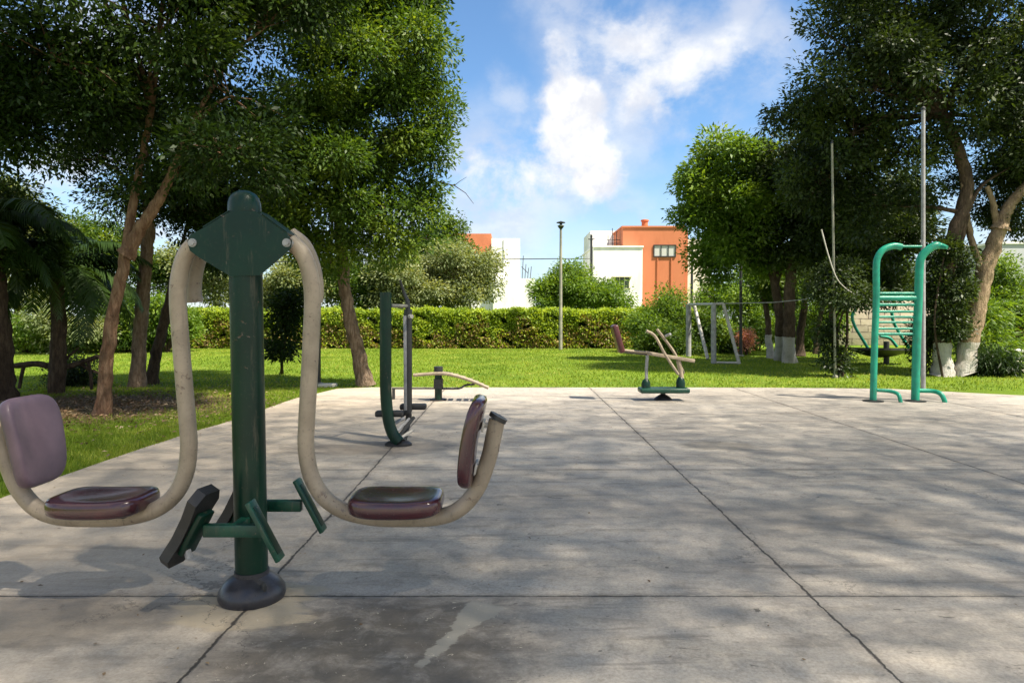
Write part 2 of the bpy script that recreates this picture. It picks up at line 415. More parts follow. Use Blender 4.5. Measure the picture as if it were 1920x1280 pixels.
t.put(br.inputs['Vector'], t.vm('ADD', cx.outputs[0], t.vm('MULTIPLY', t.noise(p, 1.5, 3, .6, 0, 1), (.12, .12, .12))))
br.inputs['Color1'].default_value = (.5, .42, .31, 1); br.inputs['Color2'].default_value = (.36, .30, .24, 1); br.inputs['Mortar'].default_value = (.14, .11, .09, 1)
br.inputs['Scale'].default_value = 1; br.inputs['Brick Width'].default_value = .8; br.inputs['Row Height'].default_value = .34; br.inputs['Mortar Size'].default_value = .025
M['stone'] = finish(t, t.mix(t.mapr(t.noise(p, 5, 5), .4, .7, 0, .5), br.outputs[0], (.55, .48, .38)), .9, t.bump(t.noise(p, 8, 5), .4, .03))

# ------------------------------------------------------------------ ground
g = MB(); g.add([(-160, -60, -.035), (160, -60, -.035), (160, 260, -.035), (-160, 260, -.035)], [(0, 1, 2, 3)])
tag(g.build('lawn', M['lawn']), kind='structure')
edge = [(-4.18, -6), (-4.2, 5.5), (-4.2, 6.4), (-4.12, 8.4), (-3.98, 9.6), (-3.9, 12.1), (-3.55, 13.7), (-2.9, 13.95), (0, 13.92), (5, 13.9), (7.6, 13.7), (9.4, 12.6), (12, 11.2), (16, 9), (16, -6)]
fine = []
rr = random.Random(4)
for (x0, y0), (x1, y1) in zip(edge, edge[1:]):
    n = max(2, int(math.hypot(x1 - x0, y1 - y0) / .35))
    for k in range(n):
        fine.append(Vector((x0 + (x1 - x0) * k / n + rr.uniform(-.012, .012), y0 + (y1 - y0) * k / n + rr.uniform(-.012, .012), 0)))
g = MB().prism(fine, (0, 0, -.12)); tag(g.build('concrete_paving', M['concrete'], ang=30), kind='structure')

rng = np.random.default_rng(7)


def on_slab(x, y):
    ex = np.array([e[0] for e in edge[1:7]]); ey = np.array([e[1] for e in edge[1:7]])
    left = np.interp(y, ey, ex)
    return (y < 13.92) & (x > left) & ~((x > 7.6) & (y > 13.7 - (x - 7.6) * .60))


def grass(name, x0, x1, y0, y1, n, h, wd, label, keep=None):
    x = rng.uniform(x0, x1, n); y = y0 + (y1 - y0) * rng.uniform(0, 1, n)
    k = ~on_slab(x - .04, y - .03)
    if keep is not None: k &= keep(x, y)
    x, y = x[k], y[k]; n = len(x); p = np.stack([x, y, np.full(n, -.035)], 1)
    hh = h * rng.uniform(.5, 1.2, n); a = rng.uniform(0, 6.28, n); lean = rng.normal(0, .35, (n, 2)) * hh[:, None]
    sd = np.stack([np.cos(a), np.sin(a) * .6, np.zeros(n)], 1) * wd / 2
    tip = p + np.stack([lean[:, 0], lean[:, 1], hh], 1)
    o = np_mesh(name, np.stack([p - sd, p + sd, tip], 1).reshape(-1, 3), 3, M['blade'], None, rng.uniform(0, 1, n))
    return tag(o, label, 'grass', kind='stuff')


soil = lambda x, y: ((x + 7.2) / 3.0) ** 2 + ((y - 11.3) / 2.3) ** 2 > rng.uniform(.25, 1.3, len(x))
grass('grass', -9.5, -3.5, 4.6, 14, 120000, .055, .011, 'short green grass beside the left edge of the paving', soil)
grass('grass', -22, 22, 13.6, 31, 130000, .05, .028, 'sunlit mown grass between the paving and the hedge', lambda x, y: abs(x) < y * .80)
n = 6500; x = rng.normal(-7.1, 1.7, n); y = rng.normal(11.2, 1.6, n); k = ~on_slab(x - .05, y); x, y = x[k], y[k]; n = len(x)
a = unit(np.stack([rng.normal(size=n), rng.normal(size=n), rng.normal(size=n) * .25], 1))
o = np_mesh('leaf_litter', leaf_cards(np.stack([x, y, -.02 + rng.uniform(0, .025, n)], 1), a, np.tile([[0, 0, 1.]], (n, 1)) + rng.normal(0, .3, (n, 3)), rng.uniform(.03, .08, n), .55, rng), 4, M['litter'], None, rng.uniform(0, 1, n) ** 1.5)
tag(o, 'scattered dry leaves on bare soil around the left tree trunks', 'dry leaves', kind='stuff')


n = 900; x = rng.uniform(-5, 9, n); y = 2.2 + 11.5 * rng.uniform(0, 1, n) ** 1.3; k = on_slab(x - .05, y + .05) | (rng.uniform(0, 1, n) < 0); x, y = x[k], y[k]
near = rng.uniform(0, 1, len(x)) < np.clip(1.1 - (x + 4.2) / 9, .25, 1); x, y = x[near], y[near]; n = len(x)
a = unit(np.stack([rng.normal(size=n), rng.normal(size=n), rng.normal(size=n) * .15], 1))
o = np_mesh('leaf_litter', leaf_cards(np.stack([x, y, rng.uniform(.003, .012, n)], 1), a, np.tile([[0, 0, 1.]], (n, 1)) + rng.normal(0, .2, (n, 3)), rng.uniform(.006, .034, n), .5, rng), 4, M['litter'], None, rng.uniform(0, .8, n))
tag(o, 'tiny dry leaf bits and grit scattered over the paving', 'dry leaves', kind='stuff')

# ------------------------------------------------------------------ vegetation
def crown(blobs, n, L, mat, parent, name='crown', per=60, cr=.28, wid=.42, hollow=.35, droop=.25, upn=.8, flat=.7, seed=1, sat=8):
    """leaf clusters filling ellipsoids; returns cluster centres"""
    r = np.random.default_rng(seed); ex = []
    for b in blobs:
        wb = b[6] if len(b) > 6 else 1; ex.append([b[0], b[1], b[2], b[3] * .78, b[4] * .78, b[5] * .78, wb * .55])
        for k in range(sat):
            d_ = r.normal(size=3); d_ /= np.linalg.norm(d_); q = r.uniform(.2, .5); o_ = r.uniform(.6, .98)
            ex.append([b[0] + d_[0] * b[3] * o_, b[1] + d_[1] * b[4] * o_, b[2] + d_[2] * b[5] * o_, b[3] * q, b[4] * q, b[5] * q * .85, wb * 1.15])
    B = np.array([b[:6] for b in ex], float); wt = np.array([(b[3] * b[4] * b[5]) ** (2 / 3) * b[6] for b in ex]); nb_ = len(blobs)
    nc = max(4, n // per); bi = r.choice(len(B), nc, p=wt / wt.sum())
    d = unit(r.normal(size=(nc, 3))); rad = (hollow + (1 - hollow) * r.uniform(0, 1, nc) ** .6) * r.uniform(.82, 1.14, nc)
    lump = 1 + .16 * np.sin(d[:, 0] * 5 + bi) * np.cos(d[:, 1] * 4 + bi * 2) + .12 * np.sin(d[:, 2] * 7 + bi)
    cc = B[bi, :3] + d * B[bi, 3:6] * (rad * lump)[:, None]
    sz_ = r.uniform(.6, 1.35, nc); cnt = np.maximum(6, (per * sz_ ** 2).astype(int)); idx = np.repeat(np.arange(nc), cnt); N_ = len(idx)
    off = np.clip(r.normal(size=(N_, 3)), -1.5, 1.5) * cr * .5 * np.array([1, 1, flat]) * sz_[idx][:, None]
    p = cc[idx] + off
    a = unit(unit(off) * .8 + d[idx] * .5 + r.normal(size=(N_, 3)) * .5 + np.array([0, 0, -droop]))
    nn = unit(r.normal(size=(N_, 3)) * .65 + np.array([0, 0, upn]) + d[idx] * .35)
    tint = np.clip(r.uniform(0, 1, nc)[idx] * .5 + r.uniform(0, 1, N_) * .5, 0, 1)
    np_mesh(name, leaf_cards(p, a, nn, L * r.uniform(.6, 1.3, N_), wid, r), 4, mat, parent, tint)
    return cc, bi, B


def twigs(mb, starts, ends, r0, seed=0):
    rg = random.Random(seed)
    for s_, e in zip(starts, ends):
        s_, e = Vector(s_), Vector(e); m = (s_ + e) / 2 + Vector((rg.uniform(-1, 1), rg.uniform(-1, 1), rg.uniform(-.2, 1))) * (e - s_).length * .12
        mb.tube([s_, m, e], (r0, r0 * .3), 4, cap=False)


def tree(name, label, trunks, blobs, n, L, leaf, bark='bark', group=None, seed=1, ntw=90, tw=.012, cat='tree', limbs=True, lr=None, **kw):
    """trunks: list of (points, r0, r1); blobs: ellipsoids"""
    base = Vector(trunks[0][0][0]); th = thing(name, (base.x, base.y, base.z), label, cat, group)
    rg = random.Random(seed); mb = MB()
    for pts, r0, r1 in trunks:
        sp = spline(pts, 7); flare = (lambda t_, a=r0, b=r1: (a + (b - a) * t_) * (1 + .35 * max(0, 1 - t_ * 9)))
        sp = [q + Vector((rg.uniform(-1, 1), rg.uniform(-1, 1), 0)) * r0 * .10 for q in sp]
        mb.tube(sp, flare, 14, wob=.10, rng=rg)
    cc, bi, B = crown(blobs, n, L, M[leaf], th, seed=seed, **kw)
    ends = [Vector(t_[0][-1]) for t_ in trunks]
    if limbs:
        for b in blobs:
            c = Vector(b[:3]); e = min(ends, key=lambda q: (q - c).length)
            if (e - c).length > .02:
                m = (e + c) / 2 + Vector((rg.uniform(-.2, .2), rg.uniform(-.2, .2), rg.uniform(-.1, .35))) * (c - e).length * .5
                mb.tube([e, m, c], (lr or max(trunks[0][2] * .55, .012), .015), 7, smooth=5, wob=.06, rng=rg)
        k = np.random.default_rng(seed).choice(len(cc), min(ntw, len(cc)), replace=False)
        twigs(mb, B[(bi[k] // (kw.get('sat', 8) + 1)) * (kw.get('sat', 8) + 1), :3], cc[k], tw, seed)
    mb.build('trunk', M[bark], th, ang=60)
    return th


def blob(px, py, Y, rpx, rpy=None, ry=None, wt=1):
    c = at(px, py, Y); r = size(rpx, Y); r2 = size(rpy or rpx, Y)
    return (c.x, c.y, c.z, r, ry if ry is not None else r, r2, wt)


# left foreground tree A: forked trunk behind the leg press
gA = gp(193, 778, -.035); YA = gA.y
tree('shade_tree', 'tree with pale scarred trunk forking above, on bare soil left of the paving',
     [([gA, at(202, 660, YA), at(218, 560, YA), at(236, 478, YA)], size(13, YA), size(9.5, YA)),
      ([at(236, 480, YA), at(262, 430, YA), at(292, 385, YA), at(318, 335, YA), at(350, 250, YA - .2)], size(13, YA), size(6, YA)),
      ([at(236, 480, YA), at(246, 400, YA + .1), at(268, 290, YA + .2), at(285, 200, YA + .2)], size(9, YA), size(5, YA))],
     [blob(100, 110, 9.6, 150, 120), blob(300, 60, 9.8, 170, 110), blob(430, 180, 10.2, 120, 110), blob(220, 190, 10.4, 130, 80), blob(30, 230, 10, 110, 70),
      blob(420, 290, 9.6, 100, 60), blob(500, 50, 10.6, 130, 130), blob(-80, 60, 9.5, 160, 160), blob(200, -120, 9.6, 260, 130), blob(330, 330, 10.4, 80, 40, wt=.7),
      blob(0, -200, 9.6, 280, 160), blob(400, -150, 10, 250, 130), blob(520, 340, 10.6, 60, 70, wt=.8)],
     92000, .10, 'leaf_near', 'bark_red', seed=11, per=150, cr=.42, group='trees on the soil left of the paving', ntw=160)
# branch arching to the right
gB = gp(257, 727, -.035); YB = gB.y
tree('shade_tree', 'dark upright trunk in the middle of the left tree group, knobbly at its foot',
     [([gB, at(262, 640, YB), at(268, 560, YB), at(276, 470, YB), at(280, 380, YB)], size(13, YB), size(10, YB))],
     [blob(300, 330, YB, 110, 80), blob(180, 300, YB, 90, 60), blob(390, 400, YB, 70, 60), blob(250, 200, YB, 150, 100), blob(420, 250, YB, 130, 110)],
     42000, .095, 'leaf_near', 'bark', seed=12, cr=.4, group='trees on the soil left of the paving', ntw=80)
gC = gp(283, 720, -.035); YC = gC.y
tree('shade_tree', 'thin dark trunk leaning right just beside the left swing seat tube',
     [([gC, at(292, 670, YC), at(306, 610, YC), at(322, 545, YC), at(340, 470, YC)], size(11, YC), size(7, YC))],
     [blob(360, 400, YC, 60, 50), blob(440, 380, YC + .5, 80, 60), blob(400, 470, YC, 45, 45, wt=.5)],
     14000, .10, 'leaf_near', 'bark_d', seed=13, cr=.4, group='trees on the soil left of the paving', ntw=50)
gD = gp(8, 752, -.035); YD = gD.y
tree('shade_tree', 'dark thick trunk at the far left edge of the picture above the mauve backrest',
     [([gD, at(4, 660, YD), at(-4, 560, YD), at(-20, 440, YD)], size(19, YD), size(14, YD))],
     [blob(-60, 380, YD, 110, 50), blob(-160, 250, YD, 160, 120), blob(40, 480, YD, 90, 26, wt=.8)],
     26000, .09, 'leaf_near', 'bark_d', seed=14, cr=.36, group='trees on the soil left of the paving', ntw=60)
# palm with arching feathery fronds at left
def palm(px, pyb, pyt, label, nf, Lf, seed, rad):
    g_ = gp(px, pyb, -.035); Yp = g_.y; th = thing('palm_tree', g_, label, 'palm'); rg = random.Random(seed); hub = at(px, pyt, Yp)
    MB().tube([g_, g_.lerp(hub, .5) + Vector((.05, 0, 0)), hub], lambda t_: rad * (1.25 - .3 * t_), 12, smooth=8, wob=.12, rng=rg).build('trunk', M['bark_d'], th, 60)
    for k in range(nf):
        az = 2 * math.pi * (k + rg.uniform(-.3, .3)) / nf * 2.4; el = rg.uniform(-.25, 1.15); L_ = Lf * rg.uniform(.8, 1.15)
        dirh = Vector((math.cos(az), math.sin(az), 0)); pts = []; p_ = hub.copy(); e_ = el; n_s = 14
        for q in range(n_s + 1):
            pts.append(p_.copy()); p_ = p_ + (dirh * math.cos(e_) + Vector((0, 0, 1)) * math.sin(e_)) * (L_ / n_s); e_ -= rg.uniform(.09, .15)
        mbf = MB(); mbf.tube(pts, (.022, .005), 5, cap=False)
        for q in range(1, n_s * 4):
            f_ = q / (n_s * 4); i0 = int(f_ * n_s); a0 = pts[i0].lerp(pts[i0 + 1], f_ * n_s - i0); tg = (pts[i0 + 1] - pts[i0]).normalized(); sd = tg.cross(Vector((0, 0, 1))).normalized()
            ll = .42 * math.sin(math.pi * min(.97, f_ * .85 + .12)) + .06
            for sg in (-1, 1):
                d_ = (sd * sg * .9 + tg * .55 + Vector((0, 0, rg.uniform(-.5, .05)))).normalized(); w_ = tg * .013
                m_ = a0 + d_ * ll * .5; e2_ = a0 + d_ * ll + Vector((0, 0, -.10 * ll / .4))
                mbf.add([a0 - w_, a0 + w_, m_ + w_ * 1.3, e2_, m_ - w_ * 1.3], [(0, 1, 2, 3, 4)])
        mbf.build('frond', M['frond'], th, 60)


palm(105, 738, 505, 'dark feathery palm at far left between the two leftmost trunks', 34, 1.9, 77, .12)
palm(-60, 760, 430, 'taller palm at the left picture edge with fronds arching into view', 26, 2.1, 78, .14)
# tree E beside the slab corner
gE = gp(686, 724, -.035); YE = gE.y
tree('shade_tree', 'big leafy tree with leaning brown trunk at the far left corner of the paving',
     [([gE, at(672, 660, YE), at(655, 590, YE), at(645, 530, YE), at(638, 440, YE), at(636, 340, YE), at(650, 220, YE)], size(14, YE), size(8, YE)),
      ([at(640, 430, YE), at(620, 395, YE), at(590, 350, YE)], size(7, YE), size(4, YE)),
      ([at(640, 450, YE), at(690, 400, YE), at(730, 330, YE)], size(7, YE), size(4, YE))],
     [blob(690, 110, 13.2, 115, 100), blob(740, 60, 13.6, 55, 80), blob(748, 235, 13.4, 80, 85), blob(775, 150, 13.8, 55, 50), blob(828, 110, 13.6, 24, 30), blob(800, 215, 13.5, 42, 48), blob(792, 300, 13.8, 45, 50), blob(838, 190, 13.6, 18, 26, wt=.6), blob(842, 300, 13.8, 16, 22, wt=.5),
      blob(640, 280, 13.2, 110, 80), blob(560, 380, 13.3, 70, 60), blob(710, 380, 13.4, 90, 55), blob(790, 380, 14, 50, 45), blob(600, 170, 13.4, 120, 110), blob(600, 20, 13.6, 150, 120),
      blob(570, 460, 13.8, 55, 34, wt=.8), blob(690, 460, 13.8, 60, 34, wt=.8), blob(500, 400, 13.6, 50, 50, wt=.9), blob(620, 500, 13.9, 34, 20, wt=.6), blob(742, 470, 14, 36, 24, wt=.6), blob(720, -60, 13.6, 90, 110), blob(560, -120, 13.6, 170, 110), blob(520, 300, 13.2, 70, 90), blob(780, 440, 14.2, 40, 28, wt=.5)],
     150000, .10, 'leaf_mid', 'bark', seed=16, per=150, cr=.44, ntw=200, tw=.014)
# low bough hanging in front of the hedge
tree('shrub', 'dark low shrub between green machine post and right seat tube, before the hedge',
     [([gp(528, 700, -.035), at(530, 660, 15.5), at(540, 620, 15.5)], .04, .02)],
     [blob(535, 600, 15.5, 28, 36), blob(528, 645, 15.5, 32, 22), blob(555, 570, 15.5, 22, 22)], 5000, .10, 'leaf_near', 'bark_d', seed=17, cr=.3, ntw=20, cat='shrub')

# canopy of the tall tree whose shade covers the paving (its trunk stands right of the camera)
tree('overhead_tree', 'tall spreading tree standing right of the camera, its crown above the paving',
     [([(10.5, -2.0, -.035), (10.2, -1.6, 2.5), (9.6, -.8, 5), (8.2, .6, 7.2)], .26, .15)],
     [(3.2, .6, 9.5, 1.1, .6, .5, 3.4), (4.3, .5, 9.5, 1.0, .6, .5, 3), (2.3, 1.1, 9.6, .8, .5, .5, 1.6), (-.6, 4.4, 10.0, 1.5, 1.3, .5), (.9, 3.0, 9.8, 1.1, 1.1, .5), (-1.8, 6.4, 10.5, 1.6, 1.4, .5), (.9, 6.0, 10.4, 1.4, 1.2, .5), (3.9, .9, 9.6, 1.1, .8, .5), (5.0, -1.0, 9.6, 1.5, 1.2, .6), (6.8, -.7, 9.5, 1.7, 1.3, .6), (9.3, -.6, 9.4, 1.8, 1.4, .6), (1.6, 1.9, 9.7, 1.3, 1.2, .5), (4.3, 1.5, 9.6, 1.5, 1.3, .6), (6.6, 1.7, 9.9, 1.6, 1.4, .6), (9.1, 1.6, 9.6, 1.7, 1.4, .6), (11.4, 1.2, 9.7, 1.5, 1.5, .6),
      (2.2, 4.0, 9.9, 1.5, 1.3, .5), (4.6, 3.8, 10.0, 1.6, 1.3, .6), (7.0, 4.1, 10.1, 1.5, 1.3, .6), (9.4, 3.9, 10.0, 1.6, 1.3, .6), (11.6, 4.2, 10.2, 1.5, 1.4, .6), (4.0, 6.1, 10.4, 1.3, 1.1, .5), (6.6, 6.3, 10.6, 1.5, 1.2, .5), (9.0, 6.4, 10.6, 1.5, 1.2, .5), (11.5, 6.6, 10.8, 1.4, 1.2, .5), (8.6, 8.3, 11.2, 1.1, .9, .5), (2.9, 5.6, 10.2, 1.2, 1.1, .5), (5.4, 5.0, 10.2, 1.3, 1.2, .5), (8.1, 2.8, 9.8, 1.3, 1.2, .5), (10.3, 2.6, 9.8, 1.3, 1.2, .5), (5.6, 2.6, 9.8, 1.2, 1.2, .5), (12.6, 8.6, 11.6, 1.5, 1.2, .5)],
     92000, .12, 'leaf_mid', 'bark', seed=18, lr=.02, cr=2.5, per=60, hollow=0.0, sat=4, upn=1.6, flat=.35, ntw=60)

# right side: whitewashed trunks and large dark crown
g1 = gp(1768, 705, -.035); Y1 = g1.y
tree('whitewashed_tree', 'ivy clad tree with straight white painted foot, directly right of the turquoise ladder',
     [([g1, at(1766, 650, Y1), at(1770, 560, Y1), at(1780, 470, Y1), at(1812, 360, Y1), at(1800, 290, Y1), at(1770, 215, Y1)], size(16, Y1), size(9, Y1)),
      ([at(1772, 560, Y1), at(1795, 470, Y1), at(1812, 400, Y1 - .1)], size(8, Y1), size(6, Y1))],
     [blob(1700, 60, Y1, 120, 90), blob(1600, 55, Y1, 70, 60), blob(1640, 170, Y1, 110, 70), blob(1545, 60, Y1, 32, 36), blob(1760, 180, Y1, 120, 80), blob(1850, 60, Y1, 130, 100), blob(1560, 130, Y1, 30, 26, wt=.7),
      blob(1540, 215, Y1 + 1, 60, 40), blob(1480, 215, Y1 + 1.5, 45, 45), blob(1600, 250, Y1 + .5, 90, 60), blob(1700, 290, Y1 + .5, 80, 60), blob(1880, 230, Y1, 60, 35), blob(1900, 310, Y1, 60, 40),
      blob(1700, -80, Y1, 170, 90), blob(1900, -60, Y1, 170, 110), blob(1560, 330, Y1 + 1, 90, 60), blob(1650, 390, Y1 + 1, 80, 60)],
     98000, .13, 'leaf_dark', 'bark_w2', seed=21, per=130, cr=.48, ntw=200, tw=.016, group='whitewashed trees on the right')
iv = [blob(1768, 608, Y1, 34, 26, .35), blob(1776, 560, Y1, 42, 50, .4), blob(1786, 480, Y1, 42, 55, .4), blob(1798, 610, Y1 - .1, 24, 20, .3), blob(1752, 520, Y1, 22, 70, .3)]
th = thing('ivy', g1, 'dark ivy wrapping the trunk above the white paint right of the ladder', 'climbing plant')
crown(iv, 16000, .10, M['leaf_dark'], th, 'foliage', cr=.25, hollow=0, seed=5)
MB().tube([g1 + Vector((-.2, -.3, 0)), at(1752, 600, Y1 - .3), at(1770, 480, Y1 - .3)], (.03, .015), 6, smooth=5).build('stem', M['bark_d'], th)
g2 = gp(1808, 705, -.035); Y2 = g2.y
tree('whitewashed_tree', 'tan trunk leaning right with wide white painted foot, at the right of the ladder',
     [([g2, at(1814, 650, Y2), at(1832, 580, Y2), at(1850, 500, Y2), at(1876, 425, Y2)], size(17, Y2), size(13, Y2)),
      ([at(1874, 430, Y2), at(1885, 400, Y2), at(1905, 370, Y2), at(1950, 320, Y2)], size(12, Y2), size(8, Y2)),
      ([at(1872, 425, Y2), at(1866, 405, Y2), at(1862, 380, Y2), at(1850, 350, Y2)], size(7, Y2), size(4, Y2)),
      ([at(1845, 520, Y2), at(1822, 450, Y2), at(1812, 400, Y2), at(1806, 340, Y2)], size(6, Y2), size(5, Y2))],
     [blob(1900, 400, Y2 + .5, 50, 36), blob(1960, 250, Y2, 110, 90), blob(1870, 330, Y2 + 1, 70, 50), blob(1880, 150, Y2 + .6, 90, 60), blob(1850, 390, Y2 + 1.2, 36, 30, wt=.6)],
     40000, .10, 'leaf_dark', 'bark_w', seed=22, cr=.4, ntw=90, group='whitewashed trees on the right')
# mid right: light green crown, dark crown, thin trunks
Y3 = gp(1475, 678).y
tree('broadleaf_tree', 'tree with bright light green crown beside the orange building',
     [([gp(1462, 676, -.035), at(1462, 600, Y3), at(1450, 520, Y3), at(1435, 440, Y3), at(1420, 380, Y3)], size(9, Y3), size(6, Y3)),
      ([at(1452, 530, Y3), at(1480, 470, Y3), at(1500, 400, Y3)], size(6, Y3), size(4, Y3))],
     [blob(1370, 290, Y3, 52, 36), blob(1330, 345, Y3, 52, 40), blob(1390, 350, Y3, 60, 48), blob(1315, 405, Y3, 40, 38), blob(1370, 415, Y3, 60, 46), blob(1430, 400, Y3, 55, 60), blob(1330, 455, Y3 + 1, 46, 36), blob(1400, 475, Y3, 60, 34),
      blob(1345, 500, Y3 + 1, 32, 24, wt=.6), blob(1430, 300, Y3 + .5, 40, 30)],
     50000, .155, 'leaf_light', 'bark_w2', seed=23, per=80, cr=.46, ntw=130)
tree('broadleaf_tree', 'dark dense tree with white painted foot between the light green crown and the ladder',
     [([gp(1480, 680, -.035), at(1480, 600, Y3 - .5), at(1484, 500, Y3 - .5), at(1500, 400, Y3 - .5)], size(11, Y3), size(8, Y3)),
      ([at(1484, 500, Y3 - .5), at(1530, 430, Y3 - .5), at(1570, 350, Y3 - .5)], size(7, Y3), size(4, Y3))],
     [blob(1480, 290, Y3 - 1, 58, 52), blob(1540, 330, Y3 - 1, 70, 60), blob(1500, 400, Y3 - 1, 70, 60), blob(1600, 390, Y3 - 1, 80, 70), blob(1560, 470, Y3 - 1, 80, 46), blob(1650, 450, Y3, 80, 60), blob(1480, 470, Y3 - .5, 60, 36), blob(1650, 530, Y3 + .5, 60, 40, wt=.8),
      blob(1590, 530, Y3, 45, 22), blob(1700, 400, Y3, 60, 90)],
     62000, .15, 'leaf_dark', 'bark_w2', seed=24, per=80, cr=.46, ntw=120)
gs = [(1447, 672, 600, 7, 'thin bare trunk with white foot under the light green crown', 1440), (1500, 668, 575, 8, 'short brown forked trunk right of the white painted feet', 1508), (1530, 664, 560, 5, 'slender curved stem left of the tall thin pole', 1545)]
for i, (px, py, ptop, rw, lab, pt) in enumerate(gs):
    b0 = gp(px, py, -.035)
    tree('small_tree', lab, [([b0, at((px + pt) / 2 - 3, (py + ptop) / 2, b0.y), at(pt, ptop, b0.y), at(pt + 12 * (i - 1), ptop - 60, b0.y)], size(rw, b0.y), size(rw * .6, b0.y))],
         [blob(pt, ptop - 70, b0.y, 40, 30), blob(pt + 30, ptop - 40, b0.y, 30, 18)], 6000, .13, 'leaf_mid' if i != 1 else 'leaf_light', 'bark_w2' if i == 0 else 'bark_d', seed=30 + i, cr=.4, ntw=20)
b0 = gp(1574, 706, -.035)
tree('small_tree', 'dark leafy trunk with a bush at its foot just right of the tall thin pole',
     [([b0, at(1566, 640, b0.y), at(1560, 580, b0.y), at(1580, 520, b0.y)], .09, .05), ([at(1575, 700, b0.y), at(1588, 640, b0.y), at(1588, 560, b0.y)], .035, .03)],
     [blob(1565, 672, b0.y, 26, 28), blob(1560, 625, b0.y, 16, 40), blob(1580, 550, b0.y, 60, 22), blob(1560, 520, b0.y, 50, 26)], 12000, .10, 'leaf_dark', 'bark_d', seed=34, cr=.3, ntw=30)


# shrubs, hedges
def bush(name, label, blobs, n, L, leaf, seed, cat='shrub', group=None, **kw):
    c = blobs[0]; th = thing(name, (c[0], c[1], -.035), label, cat, group)
    cc, bi, B = crown(blobs, n, L, M[leaf], th, 'foliage', seed=seed, hollow=kw.pop('hollow', .2), **kw)
    mb = MB(); k = np.random.default_rng(seed).choice(len(cc), min(34, len(cc)), replace=False)
    twigs(mb, [(c[0] + (cc[i][0] - c[0]) * .2, c[1], -.035) for i in k], cc[k], .016, seed); mb.build('stem', M['bark_d'], th)
    return th


bush('garden_plant', 'bright green arching plant at the foot of the leaning tan trunk', [blob(1862, 640, 18, 26, 40), blob(1850, 600, 18.5, 20, 26)], 5000, .22, 'leaf_light', 41, wid=.16, cr=.5, droop=.6)
bush('garden_plant', 'low dark spiky plant on the ground right of the white painted trunks', [blob(1858, 680, 17, 26, 14), blob(1838, 672, 17, 18, 18), blob(1885, 690, 17, 22, 8)], 3500, .2, 'leaf_near', 42, wid=.14, cr=.4, droop=.6)
bush('garden_plant', 'dark leafy ground plant between the ladder and the white painted trunk', [blob(1728, 670, 17.2, 10, 26), blob(1735, 625, 17.2, 12, 30)], 3000, .10, 'leaf_near', 43, cr=.3)
bush('shrub', 'tall bright shrub behind the crossing levers, taller than the hedge', [blob(1240, 575, 27.5, 34, 28), blob(1230, 620, 27.5, 44, 36), blob(1290, 620, 27.5, 40, 34), blob(1265, 560, 27.5, 22, 18)], 16000, .13, 'leaf_light', 44, cr=.5)
bush('shrub', 'dark green shrub between the crossing levers and the white goal frame', [blob(1245, 630, 26, 26, 30), blob(1285, 645, 26, 26, 22), blob(1215, 640, 26.3, 20, 20)], 7000, .13, 'leaf_mid', 45, cr=.5)
bush('shrub', 'green shrub growing inside the white goal frame', [blob(1335, 620, 27, 36, 40), blob(1375, 640, 27, 30, 26)], 9000, .14, 'leaf_mid', 46, cr=.5)
bush('shrub', 'yellow green shrub under the light green crown, left of the white painted feet', [blob(1420, 590, 29, 34, 50), blob(1385, 570, 29, 24, 40)], 9000, .14, 'leaf_light', 47, cr=.5)
bush('flowering_shrub', 'pink flowering bush seen past the white goal frame', [blob(1400, 634, 25.5, 9, 20)], 1500, .10, 'leaf_pink', 48, cr=.3)
bush('shrub', 'sunny shrub seen between the slender stems left of the tall thin pole', [blob(1515, 610, 28, 36, 34), blob(1550, 590, 28, 26, 40)], 9000, .14, 'leaf_light', 49, cr=.5)
bush('shrub', 'round dark bush on the lawn behind the fallen branch at left', [blob(125, 706, 14.4, 40, 26, .4), blob(150, 700, 14.6, 30, 30, .4)], 7000, .06, 'leaf_dark', 50, cr=.25)
for i, (px, py, Y, r1, r2, lf, lab) in enumerate([
        (40, 630, 27, 70, 40, 'leaf_light', 'sunny bush at the far left edge beyond the dark trunk'),
        (140, 620, 27, 70, 36, 'leaf_olive', 'dusty grey green bush beyond the fallen branch at left'),
        (225, 615, 27.5, 60, 50, 'leaf_mid', 'mid green bush seen between the two left trunks'),
        (310, 600, 27.5, 40, 40, 'leaf_light', 'bright bush behind the thin dark leaning trunk')]):
    bush('shrub', lab, [blob(px, py, Y, r1, r2), blob(px + r1 * .7, py + 10, Y + .5, r1 * .6, r2 * .7)], 11000, .15, lf, 60 + i, cr=.5, group='bushes beyond the left trees')

# trees behind the hedge
def back_tree(label, px, Y, blobs, n, L, leaf, seed, name='background_tree', bark='bark', **kw):
    b0 = Vector((size(px - 960, Y), Y, -.035)); top = Vector(blobs[0][:3])
    return tree(name, label, [([b0, b0.lerp(top, .5) + Vector((.1, 0, .1)), top], .16, .08)], blobs, n, L, leaf, bark, 'trees beyond the hedge', seed=seed, cr=kw.pop('cr', .62), ntw=kw.pop('ntw', 50), tw=.02, **kw)


